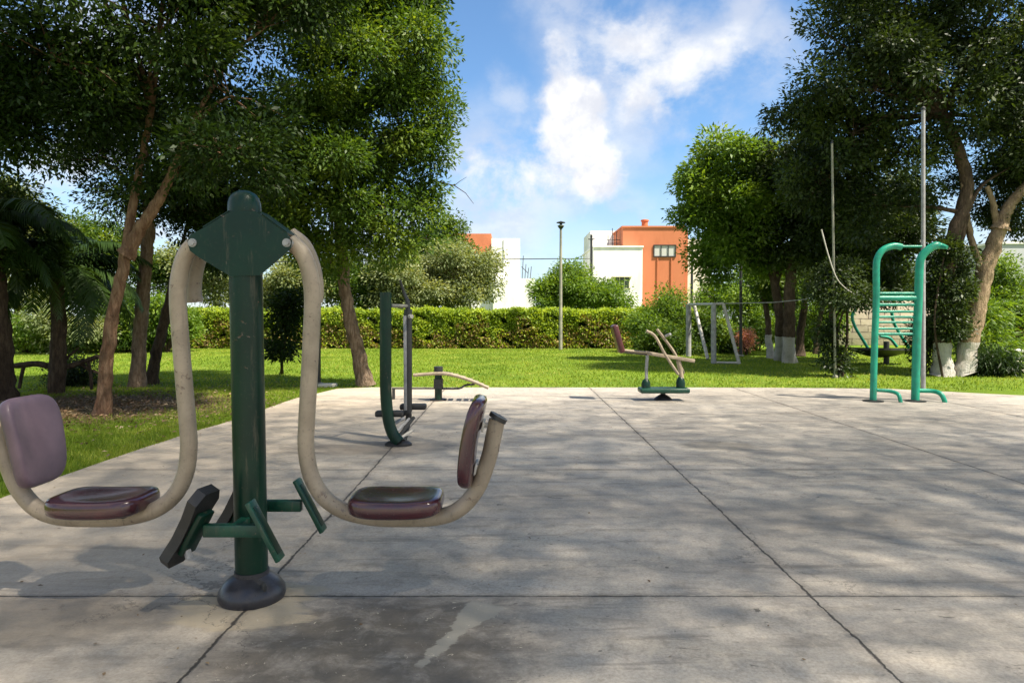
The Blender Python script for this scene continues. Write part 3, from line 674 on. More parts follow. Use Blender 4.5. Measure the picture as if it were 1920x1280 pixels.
back_tree('grey green spreading tree above the hedge, in front of the left white building', 860, 35,
          [blob(850, 510, 35, 80, 50), blob(790, 530, 35, 60, 40), blob(900, 530, 35, 34, 22), blob(830, 560, 35, 70, 20), blob(900, 495, 35, 34, 22), blob(740, 560, 35, 50, 30)], 46000, .17, 'leaf_olive', 70)
back_tree('upright green tree left of the orange topped building', 835, 37, [blob(830, 450, 37, 42, 36), blob(850, 480, 37, 46, 26), blob(800, 480, 37, 46, 36), blob(845, 420, 37, 20, 16)], 22000, .18, 'leaf_mid', 71)
back_tree('bright rounded tree behind the lamp post', 1080, 38, [blob(1080, 545, 38, 56, 36), blob(1035, 560, 38, 50, 30), blob(1075, 515, 38, 34, 20), blob(1120, 560, 38, 48, 26), blob(1150, 575, 38, 26, 16)], 36000, .18, 'leaf_light', 72)
back_tree('pale sunlit tree seen right of the green post', 540, 34, [blob(540, 530, 34, 50, 44), blob(600, 540, 34, 50, 40), blob(500, 560, 34, 40, 30)], 22000, .18, 'leaf_olive', 73)
back_tree('pale sunlit tree between the left swing seat tube and the green post', 400, 34, [blob(400, 530, 34, 60, 46), blob(350, 520, 34, 50, 50)], 20000, .18, 'leaf_olive', 74)
back_tree('light green tree behind the leaning brown trunk', 680, 34, [blob(680, 550, 34, 50, 40), blob(720, 520, 34, 40, 40), blob(650, 520, 34, 40, 40)], 20000, .17, 'leaf_mid', 75)
back_tree('dry pinkish grey tree behind the elliptical machine', 760, 33, [blob(770, 540, 33, 50, 36), blob(730, 535, 33, 36, 40)], 15000, .16, 'leaf_olive', 76)
back_tree('pale feathery tree at the left edge lit by the sun', 30, 32, [blob(30, 400, 32, 70, 50), blob(-40, 440, 32, 80, 80), blob(60, 480, 32, 80, 60), blob(20, 550, 32, 90, 50)], 40000, .19, 'leaf_olive', 77)
back_tree('green tree seen between the boughs left of the forked trunk', 170, 33, [blob(170, 460, 33, 70, 50), blob(150, 540, 33, 80, 50), blob(260, 520, 33, 60, 70)], 30000, .19, 'leaf_mid', 78)
back_tree('mid green tree behind the goal frame right of the buildings', 1400, 37, [blob(1400, 540, 37, 60, 50), blob(1350, 560, 37, 40, 30), blob(1460, 560, 37, 60, 50)], 26000, .18, 'leaf_light', 79)
back_tree('green tree behind the dark crown left of the ladder', 1560, 38, [blob(1560, 540, 38, 60, 50), blob(1640, 500, 38, 70, 60), blob(1700, 560, 38, 50, 50)], 24000, .19, 'leaf_mid', 80)
back_tree('bright green tree above the right hedge, right of the leaning tan trunk', 1880, 30, [blob(1885, 550, 30, 50, 36), blob(1850, 560, 30, 26, 50), blob(1930, 560, 30, 40, 26), blob(1870, 505, 30, 22, 20)], 22000, .15, 'leaf_light', 81)


def hedge(label, x0, x1, Y, z0, h, d, n, seed, top='leaf_hedge'):
    th = thing('hedge', ((x0 + x1) / 2, Y, -.035), label, 'hedge')
    r = np.random.default_rng(seed); W_ = x1 - x0
    u = r.uniform(0, 1, n); x = x0 + W_ * r.uniform(0, 1, n)
    topf = u < .35; lump = lambda q: .04 * np.sin(q * 1.3) + .03 * np.sin(q * 3.1 + 1) + .03 * np.sin(q * 7.7)
    z = np.where(topf, h + lump(x) + r.normal(0, .05, n), z0 + (h + lump(x) - z0) * r.uniform(0, 1, n))
    y = np.where(topf, Y + r.uniform(-d / 2, d / 2, n), Y - d / 2 + r.normal(0, .06, n) + .05 * np.sin(x * 2.3 + z * 3))
    p = np.stack([x, y, z], 1); a = unit(r.normal(size=(n, 3)) + np.array([0, -.6, .3])); nn = unit(r.normal(size=(n, 3)) * .7 + np.array([0, -.4, .8]))
    patch = np.sin(x * 1.7 + 2 * np.sin(x * .6)) * .25 + np.sin(x * 4.1 + z * 5) * .15
    dry = (~topf) & (z < h * (.55 + patch)) & (r.uniform(0, 1, n) < .5)
    hole = (~topf) & (np.sin(x * 5.3 + 3 * np.sin(z * 4)) + np.sin(z * 7 + x * 2.1) > 1.45)
    tint = r.uniform(0, 1, n); L = r.uniform(.07, .15, n)
    for nm, k, mt in (('foliage', ~dry & ~hole, M[top]), ('dry_foliage', dry & ~hole, M['leaf_dry'])):
        np_mesh(nm, leaf_cards(p[k], a[k], nn[k], L[k], .55, r), 4, mt, th, tint[k])
    st = MB(); rg = random.Random(seed)
    for i in range(int(W_ * 3.2)):
        bx = x0 + W_ * rg.random(); by = Y + rg.uniform(-d * .4, d * .3)
        for k in range(3): st.tube([(bx, by, -.035), (bx + rg.uniform(-.2, .2), by, h * .5), (bx + rg.uniform(-.4, .4), by + rg.uniform(-.2, .2), h * .95)], (.025, .008), 4, cap=False)
    st.build('stem', M['bark_d'], th)
    # twiggy dense inside so that nothing shows through
    n2 = n // 2; x = x0 + W_ * r.uniform(0, 1, n2); z = r.uniform(0, h * .95, n2); y = Y + r.uniform(-d * .3, d * .5, n2)
    np_mesh('inner_foliage', leaf_cards(np.stack([x, y, z], 1), unit(r.normal(size=(n2, 3))), unit(r.normal(size=(n2, 3))), r.uniform(.12, .22, n2), .6, r), 4, M['leaf_mid'], th, r.uniform(0, 1, n2))


hedge('long clipped yellow green hedge with dry brown patches across the back of the lawn', -16.5, 8.6, 31.2, 0, 1.66, 1.1, 95000, 90)
hedge('bright green clipped hedge at the right edge behind the white slabs', 17.5, 27, 26.5, 0, 1.9, 1.0, 34000, 91, 'leaf_light')

# fallen branch at left
b = MB(); Yf = 13.2
b.tube([at(28, 686, Yf), at(70, 682, Yf), at(110, 690, Yf), at(150, 680, Yf), at(185, 668, Yf)], lambda t_: .06 - .02 * abs(t_ - .3), 8, smooth=5, wob=.1, rng=random.Random(3))
b.tube([at(110, 690, Yf), at(128, 668, Yf), at(148, 652, Yf)], (.04, .015), 6); b.tube([at(150, 681, Yf), at(168, 694, Yf + .2), at(190, 700, Yf + .2)], (.04, .02), 6)
b.tube([at(45, 685, Yf), at(40, 706, Yf), at(36, 728, Yf)], (.035, .03), 6); b.tube([at(165, 676, Yf), at(170, 700, Yf), at(172, 730, Yf)], (.035, .03), 6)
tag(b.build('fallen_branch', M['bark_d']), 'long dark bent branch lying above the grass between the two leftmost trunks', 'branch')

# ------------------------------------------------------------------ leg press machine
P0 = gp(473, 1119); P0.z = 0; PX, PY = P0.x, P0.y
lp = thing('leg_press', P0, 'green double leg press machine with two hanging seats in the left foreground', 'exercise machine')
post = MB(); zt = at(458, 372, PY).z
prof = [(.083, .04)] + [(.083, z) for z in np.linspace(.1, zt - .07, 8)] + [(.083, zt - .05), (.081, zt - .025), (.074, zt + .0), (.058, zt + .022), (.034, zt + .036), (.006, zt + .041)]
o = post.lathe(Vector((PX, PY, 0)), prof, 32).build('post', M['green'], lp)
sh = (at(458, 372, PY).x - PX) / zt
for v in o.data.vertices: v.co.x += sh * v.co.z
base = MB().lathe(P0, [(.165, 0), (.172, .02), (.168, .05), (.147, .085), (.116, .112), (.09, .128), (.088, .150)], 36)
base.build('base_cover', M['basegrey'], lp)
mb = MB(); mb.lathe(P0 + Vector((.10, -.10, .07)), [(.012, 0), (.014, .03), (.008, .05)], 8).build('bolt', M['dark'], lp)


def plate_outline(Y):
    L = [at(357, 440, Y), at(351, 452, Y), at(356, 470, Y), at(372, 482, Y), at(432, 518, Y), at(487, 516, Y), at(532, 478, Y), at(545, 465, Y), at(547, 450, Y), at(538, 438, Y), at(480, 396, Y), at(432, 396, Y), at(380, 428, Y)]
    return L


sc = PY / 3.45
for Yp in (PY - .085, PY + .078):
    MB().prism(plate_outline(Yp if Yp < PY else Yp), (0, .008, 0)).build('bracket_plate', M['green'], lp, ang=20)
for x0p, y0p, x1p, y1p in ((484, 398, 538, 438), (428, 398, 380, 428)):
    p0, p1 = at(x0p, y0p - 1, PY - .077), at(x1p, y1p - 1, PY - .077)
    MB().prism([p0, p1, p1 + Vector((0, .155, 0)), p0 + Vector((0, .155, 0))], (0, 0, .007)).build('bracket_cover', M['green'], lp)
for px in (537, 360):
    c = at(px, 455, PY - .09); mb = MB()
    mb.tube([c, c + Vector((0, .2, 0))], .022, 14); mb.tube([c + Vector((0, -.012, 0)), c], .016, 6); mb.build('bolt', M['steel'], lp)


def soft_pad(hx, hy, hz, e=4.5, dish=.0):
    """moulded pad: superellipse plan, rounded rim; local axes x, y long, z thick"""
    mb = MB(); n = 56; rings = []
    prof = [(.10, -1), (.80, -1), (.92, -.93), (.98, -.7), (1, -.2), (1, .25), (.985, .55), (.955, .78), (.90, .93), (.80, 1.0), (.55, 1.0), (.25, 1.0), (.06, 1.0)]
    vs = []
    for s_, z in prof:
        for k in range(n):
            a = 2 * math.pi * k / n; c_, q_ = math.cos(a), math.sin(a)
            rr_ = (abs(c_) ** e + abs(q_) ** e) ** (-1 / e)
            x, y = c_ * rr_ * s_, q_ * rr_ * s_
            zz = z * hz - (dish * (1 - x * x) * (1 - y * y) if z > .9 else 0)
            vs.append((x * hx, y * hy, zz))
    m = len(prof)
    fs = [(i * n + k, i * n + (k + 1) % n, (i + 1) * n + (k + 1) % n, (i + 1) * n + k) for i in range(m - 1) for k in range(n)]
    fs += [tuple(range(n))[::-1], tuple((m - 1) * n + k for k in range(n))]
    return mb.add(vs, fs)


def swing(sgn, label, cpad, cback, loc_label):
    def q(px, py, Y=PY):
        p = at(px, py, Y)
        if sgn < 0: p.x = 2 * (PX - .013) - p.x
        return p
    arm = MB()
    path = [(544, 452), (566, 474), (580, 510), (586, 560), (583, 640), (579, 720), (575, 790), (574, 840), (583, 890), (606, 930), (645, 957), (700, 970), (760, 972), (820, 969), (862, 953), (895, 915), (916, 860), (926, 815), (932, 786)]
    o = arm.tube([q(*p) for p in path], .043, 20, smooth=5).build('swing_arm', M['tube'], lp)
    e, e2 = q(932, 786), q(936, 779)
    MB().tube([e, e2], .050, 20).build('end_cap', M['dark'], o)
    arm2 = [(544, 440), (570, 462), (586, 500), (592, 540), (590, 566)]
    MB().tube([q(*p, PY + .13) for p in arm2], .043, 16, smooth=5).build('rear_link', M['tube'], lp)
    # seat pad
    s0 = q(740, 945, PY - .01); z0 = .505; cx = PX + sgn * .775
    pad = soft_pad(.243, .185, .047, 4.2, .012)
    pad.v = [(x + cx, y + PY, z + z0 + .005 + .010 * (x / .24) ** 2) for x, y, z in pad.v]
    sp_ = pad.build('seat', M[cpad], lp, ang=80)
    MB().box((cx, PY, z0 - .05), (.30, .16, .02), bev=.004).build('seat_bracket', M['dark'], sp_)
    # back pad, leaning outwards
    b0 = PX + sgn * 1.14; b1 = PX + sgn * 1.225; z0b, z1b = .60, 1.075
    if sgn < 0: b0 += .03; b1 += .03
    ang = math.atan2(b1 - b0, z1b - z0b); cxb = (b0 + b1) / 2; rot = Matrix.Rotation(ang, 3, 'Y')
    hz_ = (z1b - z0b) / 2; pad = soft_pad(.20, hz_, .036, 4.6, .008); vs = []
    for a_, b_, c_ in pad.v:
        tz = (b_ / hz_ + 1) / 2; y = a_ * (.84 + .16 * tz); x = -sgn * c_ - sgn * .02 * (y / .18) ** 2 - sgn * .014 * math.sin(tz * 3.1)
        vs.append(rot @ Vector((x, y, b_)) + Vector((cxb, PY, (z0b + z1b) / 2)))
    pad.v = [tuple(v) for v in vs]; bp = pad.build('backrest', M[cback], lp, ang=80)
    for zz in (.70, .92):
        br = MB()
        xa = b0 + (b1 - b0) * (zz - z0b) / (z1b - z0b); r_ = [p for p in spline([q(*p) for p in path], 5) if p.z > .6 and abs(p.x - PX) > .9]
        xt = min(r_, key=lambda p: abs(p.z - zz)).x
        br.tube([(xa + sgn * .02, PY, zz), (xt, PY, zz)], .013, 8)
        br.box((xa + sgn * .034, PY, zz), (.012, .16, .05), rot, .003)
        br.build('backrest_bracket', M['white'], bp)


swing(1, '', 'pad', 'pad', '')
swing(-1, '', 'pad', 'pad2', '')
# foot rests
fz = .43
fb = MB()
fb.box((PX + .0, PY - .215, fz), (.30, .045, .062), bev=.006); fb.box((PX + .02, PY + .22, fz), (.36, .045, .062), bev=.006)
fb.box((PX, PY, fz), (.05, .42, .05), bev=.006); fb.build('footrest_bar', M['green2'], lp)
for (ox, dy, sg, h_, wd) in ((.155, -.22, 1, .33, .085), (.245, .225, 1, .33, .085)):
    rot = Matrix.Rotation(R(-27) * sg, 3, 'Y'); c = Vector((PX + ox, PY + dy, fz))
    o = MB().box(c, (.026, wd, h_), rot, .006).build('pedal', M['green2'], lp)
    MB().box(c + rot @ Vector((.014, 0, 0)), (.005, wd * .7, h_ * .8), rot, .002).build('tread', M['green'], o)
for (ox, dy, h_, wd) in ((-.20, -.22, .44, .17), (-.14, .22, .42, .15)):
    rot = Matrix.Rotation(R(-14), 3, 'Z') @ Matrix.Rotation(R(30), 3, 'Y'); c = Vector((PX + ox, PY + dy, fz + .01)); sh_ = [(-.5, -.3), (-.42, -.5), (.3, -.5), (.5, -.34), (.5, .34), (.3, .5), (-.42, .5), (-.5, .3)]
    mid = [(.06, .36), (.06, -.36)]
    ol = [(-.5, -.30), (-.40, -.5), (-.15, -.36), (.12, -.38), (.36, -.5), (.5, -.30), (.5, .30), (.36, .5), (.12, .38), (-.15, .36), (-.40, .5), (-.5, .30)]
    mb = MB().prism([c + rot @ Vector((-.05, b_ * wd, a_ * h_)) for a_, b_ in ol], rot @ Vector((.055, 0, 0)))
    o = mb.build('pedal', M['rubber'], lp, ang=30); rb = MB()
    for q_ in range(9): rb.box(c + rot @ Vector((-.052, 0, (-.34 + .085 * q_) * h_)), (.008, wd * .62, .012), rot, .002)
    rb.box(c + rot @ Vector((-.0505, 0, 0)), (.006, wd * .5, h_ * .74), rot); rb.build('tread', M['rubber'], o)
    MB().box(c + rot @ Vector((.022, 0, -.01)), (.03, wd * .6, h_ * .55), rot, .006).build('pedal_frame', M['green'], o)
    MB().tube([c + rot @ Vector((.03, -.02, -.10)), c + rot @ Vector((.06, -.02, -.13))], .018, 8).build('bolt', M['steel'], o)

# ------------------------------------------------------------------ elliptical machine
Y = gp(745, 836).y
el = thing('cross_trainer', gp(745, 836), 'dark green cross trainer with tall curved post standing behind the right swing seat', 'exercise machine')
A = lambda px, py, dy=0: at(px, py, Y + dy)
MB().tube([A(723, 548), A(723, 620), A(723, 700), A(724, 745), A(728, 785), A(736, 812), A(748, 828)], size(11, Y), 16, smooth=5).build('curved_post', M['green'], el)
MB().lathe(gp(747, 834), [(size(26, Y), 0), (size(26, Y), .02), (size(20, Y), .045), (size(8, Y), .06)], 24, 1, .75).build('base_cover', M['rubber'], el)
MB().tube([A(765, 772, .35), A(765, 580, .35)], size(8, Y), 14).build('column', M['dark'], el)
MB().box(A(761, 680, .35) + Vector((0, -.05, 0)), (size(6, Y), .02, size(185, Y)), None, .003).build('column_stripe', M['steel'], el)
MB().tube([A(733, 573), A(764, 574, .35)], size(3.5, Y), 10).build('crossbar', M['pole'], el)
MB().tube([A(765, 584, .35), A(764, 565, .35), A(757, 548, .35), A(750, 525, .3)], (size(5, Y), size(2.5, Y)), 10, smooth=4).build('handle', M['dark'], el)
MB().lathe(A(765, 594, .35), [(.03, -.03), (.05, -.015), (.05, .015), (.03, .03)], 14).build('joint', M['dark'], el)
MB().tube([A(768, 593, .28), A(772, 593, .24)], .025, 10).build('bolt', M['white'], el)
for px, py, dy in ((722, 776, .1), (767, 763, .45)):
    MB().box(A(px + 8, py - 1, dy), (size(52, Y), .14, size(11, Y)), None, .02, 3).build('pedal', M['rubber'], el)
for a_, b_, mt in (((740, 812), (768, 785), 'steel'), ((746, 820), (776, 782), 'dark'), ((750, 822), (774, 806), 'white'), ((737, 795), (757, 784), 'steel'), ((757, 826), (764, 806), 'dark')):
    MB().tube([A(*a_, .05), A(*b_, .25)], size(3.4, Y), 8).build('linkage', M[mt], el)
MB().tube([A(700 + 50, 778, .35), A(765, 772, .35), A(765, 790, .38), A(757, 824, .2)], size(6, Y), 10, smooth=4).build('lower_frame', M['dark'], el)

# ------------------------------------------------------------------ sit-up bench behind it
Y = gp(822, 751).y; A = lambda px, py, dy=0: at(px, py, Y + dy)
sb = thing('sit_up_bench', gp(822, 751), 'low sit up bench with beige arched rails and short green post, behind the cross trainer', 'exercise machine')
MB().tube([A(822, 748), A(822, 690)], size(7, Y), 14).build('post', M['green'], sb)
MB().tube([A(822, 728), A(822, 710)], size(9, Y), 14).build('collar', M['dark'], sb); MB().tube([A(822, 696), A(822, 687)], size(8.5, Y), 14).build('cap', M['dark'], sb)
MB().lathe(gp(822, 750), [(size(16, Y), 0), (size(16, Y), .025), (size(8, Y), .035)], 20).build('base_plate', M['rubber'], sb)
for dy in (-.16, .16):
    MB().tube([A(775, 703, dy), A(822, 700, dy), A(850, 703, dy), A(885, 714, dy), A(916, 727, dy)], size(3.2, Y), 10, smooth=5).build('rail', M['cream'], sb)
slat = MB()
for i in range(9):
    t_ = i / 8; p0 = spline([A(830, 699), A(850, 702), A(885, 713), A(912, 725)], 8)[int(t_ * 24)]
    slat.box(p0 + Vector((0, 0, .004)), (.085, .36, .014), Matrix.Rotation(.25 * t_ + .05, 3, 'Y'), .004)
slat.build('board', M['cream'], sb)
MB().tube([A(822, 728), A(860, 728), A(872, 722), A(890, 720)], size(2, Y), 8, smooth=3).build('support_bar', M['dark'], sb)
MB().tube([A(735, 728, .2), A(822, 728, .2)], size(1.6, Y), 8).build('side_bar', M['dark'], sb)
MB().tube([A(738, 728, .2), A(738, 748, .2)], size(3, Y), 8).build('leg', M['dark'], sb)

# ------------------------------------------------------------------ riding machine
Y = gp(1243, 750).y; A = lambda px, py, dy=0: at(px, py, Y + dy)
rm = thing('rowing_machine', gp(1243, 750), 'small green exercise machine with crossing beige levers and dark red backrest on the far paving', 'exercise machine')
MB().lathe(gp(1243, 749), [(size(17, Y), 0), (size(16.5, Y), .02), (size(13, Y), .05), (size(8, Y), .08), (size(4.5, Y), .10), (size(4, Y), .15)], 24).build('base_cover', M['rubber'], rm)
MB().box(A(1244, 731), (size(92, Y), .34, size(9.5, Y)), None, .03, 3).build('platform', M['green2'], rm)
for px, tp, rr_ in ((1211, 710, 8.5), (1276, 706, 8.5)):
    h = size(728 - tp, Y)
    MB().lathe(A(px, 728), [(size(rr_, Y), -.01), (size(rr_, Y), h * .5), (size(rr_ * .75, Y), h * .85), (size(rr_ * .4, Y), h)], 16).build('foot_cup', M['green'], rm)
MB().tube([A(1212, 712), A(1212, 690), A(1214, 664)], size(3, Y), 10).build('upright', M['steel'], rm)
MB().tube([A(1278, 710), A(1275, 690), A(1272, 676)], size(4.5, Y), 10).build('upright', M['cream'], rm)
pr = A(1212, 665) - A(1164, 658)
MB().tube([A(1164, 658), A(1213, 664)], size(4, Y), 8, flat=.6).build('seat_rail', M['dark'], rm)
MB().tube([A(1164, 656, -.03), A(1213, 661, -.03)], size(2.5, Y), 8).build('seat_trim', M['cream'], rm)
MB().box(A(1257, 669), ((A(1302, 678) - A(1213, 663)).length, .12, size(6.5, Y)), Matrix.Rotation(math.atan2(15, 90), 3, 'Y'), .01).build('main_beam', M['cream'], rm)
ang = -math.atan2(14, 50)
MB().box(A(1158, 635), (size(11, Y), .34, size(54, Y)), Matrix.Rotation(ang, 3, 'Y'), .035, 3).build('backrest', M['redbrown'], rm)
MB().tube([A(1272, 702, -.15), A(1247, 664, -.15), A(1228, 630, -.15), A(1212, 620, -.15)], size(2.6, Y), 8, smooth=5).build('lever', M['cream'], rm)
MB().tube([A(1282, 700, .15), A(1266, 664, .15), A(1248, 638, .15), A(1232, 617, .15)], size(2.6, Y), 8, smooth=5).build('lever', M['cream'], rm)
MB().tube([A(1248, 630, .15), A(1257, 626, .05)], size(2.5, Y), 8).build('grip', M['steel'], rm)

# ------------------------------------------------------------------ turquoise ladder
Y = gp(1640, 751).y; A = lambda px, py, dy=0: at(px, py, Y + dy)
ld = thing('exercise_ladder', gp(1679, 752), 'turquoise wall bar ladder with curved top handles at the right end of the paving', 'exercise machine')
MB().tube([A(1637, 752), A(1640, 640), A(1643, 560), A(1643, 500), A(1647, 480), A(1658, 467), A(1676, 461), A(1690, 463)], size(6.0, Y), 16, smooth=5).build('post', M['turq'], ld)
MB().tube([A(1716, 752), A(1719, 640), A(1722, 560), A(1724, 500), A(1728, 482), A(1738, 470), A(1752, 461), A(1763, 461), A(1776, 464, -.1)], lambda t_: size(7.3, Y) if t_ < .8 else size(7.3 - 20 * (t_ - .8), Y), 16, smooth=5).build('post', M['turq'], ld)
MB().tube([A(1676, 462), A(1728, 462)], size(2.2, Y), 10).build('top_bar', M['turq'], ld)
for py, th_ in ((550, 2.2), (559, 4), (571, 2.4), (584, 2), (594, 1.8), (604, 1.8), (616, 1.8), (626, 2.2)):
    MB().tube([A(1644, py), A(1721, py)], size(th_ * 1.3, Y), 10).build('rung', M['turq'], ld)
MB().tube([A(1644, 731), A(1668, 733, -.05), A(1683, 738, -.15), A(1687, 746, -.2), A(1689, 756, -.2)], size(3.5, Y), 10, smooth=5).build('foot', M['turq'], ld)
MB().tube([A(1722, 732), A(1748, 733, -.05), A(1762, 737, -.15), A(1769, 746, -.2), A(1773, 759, -.2)], size(4.2, Y), 10, smooth=5).build('foot', M['turq'], ld)
for px in (1637, 1716): MB().lathe(gp(px, 752), [(.17, 0), (.17, .012), (.07, .018)], 20).build('base_plate', M['rubber'], ld)

# ------------------------------------------------------------------ goal frame
gl = thing('goal_frame', gp(1338, 681), 'rusty white metal goal frame on the lawn in front of the shrubs', 'goal frame')
n_, f_ = gp(1338, 681), gp(1291, 668); hN = at(1338, 570, n_.y); hF = at(1291, 571, f_.y); bN = gp(1386, 682); bF = gp(1327, 673)
MB().tube([n_, hN], size(5, n_.y), 12).build('goal_post', M['steel'], gl); MB().tube([f_, hF], size(5, f_.y), 12).build('goal_post', M['steel'], gl)
MB().tube([hF, hN], .045, 10).build('crossbar', M['white'], gl)
tN = at(1356, 569, n_.y); MB().tube([hN, tN], .04, 10).build('top_bar', M['white'], gl)
tF = at(1302, 573, f_.y); MB().tube([hF, tF], .04, 10).build('top_bar', M['white'], gl)
MB().tube([tN, bN], size(3.2, n_.y), 10).build('back_stay', M['white'], gl); MB().tube([tF, bF], size(3, f_.y), 10).build('back_stay', M['white'], gl)
MB().tube([n_ + Vector((0, 0, .03)), bN + Vector((0, 0, .03))], .035, 10).build('ground_bar', M['white'], gl)

# ------------------------------------------------------------------ poles, lamp, wires
b0 = gp(1051, 655); Y = b0.y; zt = at(1051, 430, Y).z
lpst = thing('lamp_post', b0, 'tall slender lamp post with dark round head standing before the hedge', 'lamp post')
MB().tube([b0, Vector((b0.x, Y, zt * .5)), Vector((b0.x, Y, zt))], (size(3.6, Y), size(2.2, Y)), 12).build('pole', M['pole'], lpst)
hd = thing('x', b0, None, None) if 0 else None
o = MB().lathe((b0.x, Y, zt), [(.03, 0), (.07, .03), (.12, .10), (.15, .15), (.06, .19), (.05, .24), (.19, .27), (.19, .30), (.05, .34), (.01, .36)], 20).build('lamp_head', M['dark'], lpst)
MB().lathe((b0.x, Y, zt + .11), [(.10, 0), (.155, .035), (.10, .07)], 16).build('lamp_glass', M['glass2'], o)
for px, py, pt, rw, nm, lab, mt in ((1566, 708, 268, 2.4, 'pole', 'tall thin leaning white pole on the lawn left of the ladder', 'pole'),
                                    (1731, 734, 205, 4.2, 'pole', 'thick pale pole rising behind the right post of the ladder', 'steel'),
                                    (598, 722, 470, 3.6, 'pole', 'dark grey pole just behind the right swing seat tube', 'dark'),
                                    (1389, 668, 470, 3, 'pole', 'dark thin pole right of the goal frame', 'dark')):
    q = gp(px, py, -.035); top = at(px + (-6 if px == 1566 else 0), pt, q.y)
    th = thing(nm, q, lab, 'pole'); MB().tube([q, top], (size(rw, q.y), size(rw * .8, q.y)), 10).build('shaft', M[mt], th)
    MB().lathe(q, [(size(rw * 2.2, q.y), .0), (size(rw * 2, q.y), .05), (size(rw, q.y), .07)], 14).build('footing', M['pole'], th)
    MB().lathe(top, [(size(rw, q.y), -.02), (size(rw, q.y), .02), (size(rw * .4, q.y), .05)], 10).build('cap', M['dark'], th)
b1 = at(1109, 440, 52); th = thing('utility_pole', (b1.x, 52, -.035), 'dark thin utility pole at the left corner of the right white building', 'pole')
MB().tube([(b1.x, 52, -.035), b1], (.12, .09), 8).build('shaft', M['dark'], th); MB().box(b1 - Vector((0, .05, .35)), (.5, .08, .08)).build('crossarm', M['dark'], th)
b2 = at(1298, 452, 48); th = thing('utility_pole', (b2.x, 48, -.035), 'dark thin utility pole in front of the cream wall right of the orange building', 'pole')
MB().tube([(b2.x, 48, -.035), b2], (.11, .08), 8).build('shaft', M['dark'], th); MB().box(b2 - Vector((0, .05, .3)), (.4, .08, .08)).build('crossarm', M['dark'], th)
tag(MB().tube([at(420, 492, 31), at(740, 488, 33), at(1051, 485, 40), b1 + (at(1109, 485, 52) - b1)], .028, 5).build('overhead_wire', M['dark']), 'dark overhead wire crossing the sky to the right white building', 'wire')
tag(MB().tube([at(1356, 569, n_.y), at(1450, 567, 20), at(1560, 556, 18.5), at(1602, 551, 18)], .014, 5).build('overhead_wire', M['steel']), 'pale wire running right from the top of the goal frame under the trees', 'wire')
tag(MB().tube([at(1540, 430, 15.9), at(1553, 478, 15.9), at(1568, 520, 15.9), at(1585, 540, 16), at(1603, 552, 16.1)], (.016, .010), 6, smooth=5).build('bent_branch', M['white']), 'bleached bare bent branch crossing the tall thin pole', 'branch')
tag(MB().tube([at(812, 338, 13.8), at(852, 348, 13.8), at(873, 362, 13.8), at(888, 382, 13.8)], (.014, .004), 5).tube([at(852, 348, 13.8), at(862, 340, 13.8), at(875, 332, 13.8)], (.008, .003), 5).build('bare_twig', M['bark_d']), 'bare dead twig sticking out of the left crown against the sky', 'twig')

# ------------------------------------------------------------------ play structure, stone wall, slabs
ps = thing('playground_rocker', gp(1662, 681), 'dark boat shaped playground rocker with curved turquoise bars behind the ladder', 'play equipment')
Y = gp(1662, 681).y; A = lambda px, py, dy=0: at(px, py, Y + dy)
MB().tube([A(1662, 682), A(1662, 640)], size(5, Y), 12).build('pillar', M['dark'], ps)
vs = []; fs = []; nx, ny = 15, 7
for i in range(nx):
    u = i / (nx - 1); px = 1590 + 120 * u
    for j in range(ny):
        v = j / (ny - 1) * 2 - 1; wdt = .65 * math.sin(math.pi * min(max(u, .06), .94)) ** .6
        vs.append(A(px, 651 + 14 * math.sin(math.pi * u) * (1 - v * v) + 2 * u, v * wdt))
for i in range(nx - 1):
    for j in range(ny - 1): fs.append((i * ny + j, (i + 1) * ny + j, (i + 1) * ny + j + 1, i * ny + j + 1))
n0 = len(vs); vs2 = [v - Vector((0, 0, .07)) for v in vs]
mb = MB(); mb.add(vs + vs2, fs + [tuple(k + n0 for k in f[::-1]) for f in fs])
ed = [i * ny for i in range(nx)] + [(nx - 1) * ny + j for j in range(1, ny)] + [i * ny + ny - 1 for i in range(nx - 2, -1, -1)] + [j for j in range(ny - 2, 0, -1)]
mb.f += [(a_, b_, b_ + n0, a_ + n0) for a_, b_ in zip(ed, ed[1:] + ed[:1])]; mb.build('hull', M['dark'], ps)
for pts in ([(1607, 575), (1598, 592), (1603, 612), (1616, 634), (1630, 657)], [(1672, 582), (1675, 602), (1686, 624), (1704, 652)], [(1650, 630), (1668, 634), (1682, 650)]):
    MB().tube([A(*p, -.35) for p in pts], size(2.8, Y), 8, smooth=5).build('handrail', M['turq'], ps)
sw = thing('stone_wall', (size(1655 - 960, 34), 34, -.035), 'sunlit stone wall of pale blocks seen behind the ladder', 'wall')
mb = MB(); x0, x1 = at(1568, 600, 34).x, at(1745, 600, 34).x; mb.box(((x0 + x1) / 2, 34.2, 1.15), (x1 - x0, .4, 2.4), None, .03).build('wall', M['stone'], sw)
mb = MB()
for i in range(14): mb.box((x0 + .2 + (x1 - x0 - .4) * i / 13, 34.2, 2.41), ((x1 - x0) / 14 * .92, .5, .12), None, .03)
mb.build('coping', M['cwall'], sw)
bs = thing('pink_wall', (size(1622 - 960, 37), 37, -.035), 'small pinkish plastered hut roof above the stone wall', 'hut')
MB().box((at(1622, 570, 37).x, 37.5, 1.7), (1.6, 1.5, 3.4), None, .02).build('wall', M['owall'], bs); MB().box((at(1622, 570, 37).x, 37.5, 3.45), (1.9, 1.8, .12)).build('roof', M['cwall'], bs)
bc = thing('concrete_bench', gp(1925, 690), 'white concrete bench with grey front at the right edge before the bright hedge', 'bench')
Y = 19.0; c = at(1925, 668, Y); x0 = at(1888, 668, Y).x
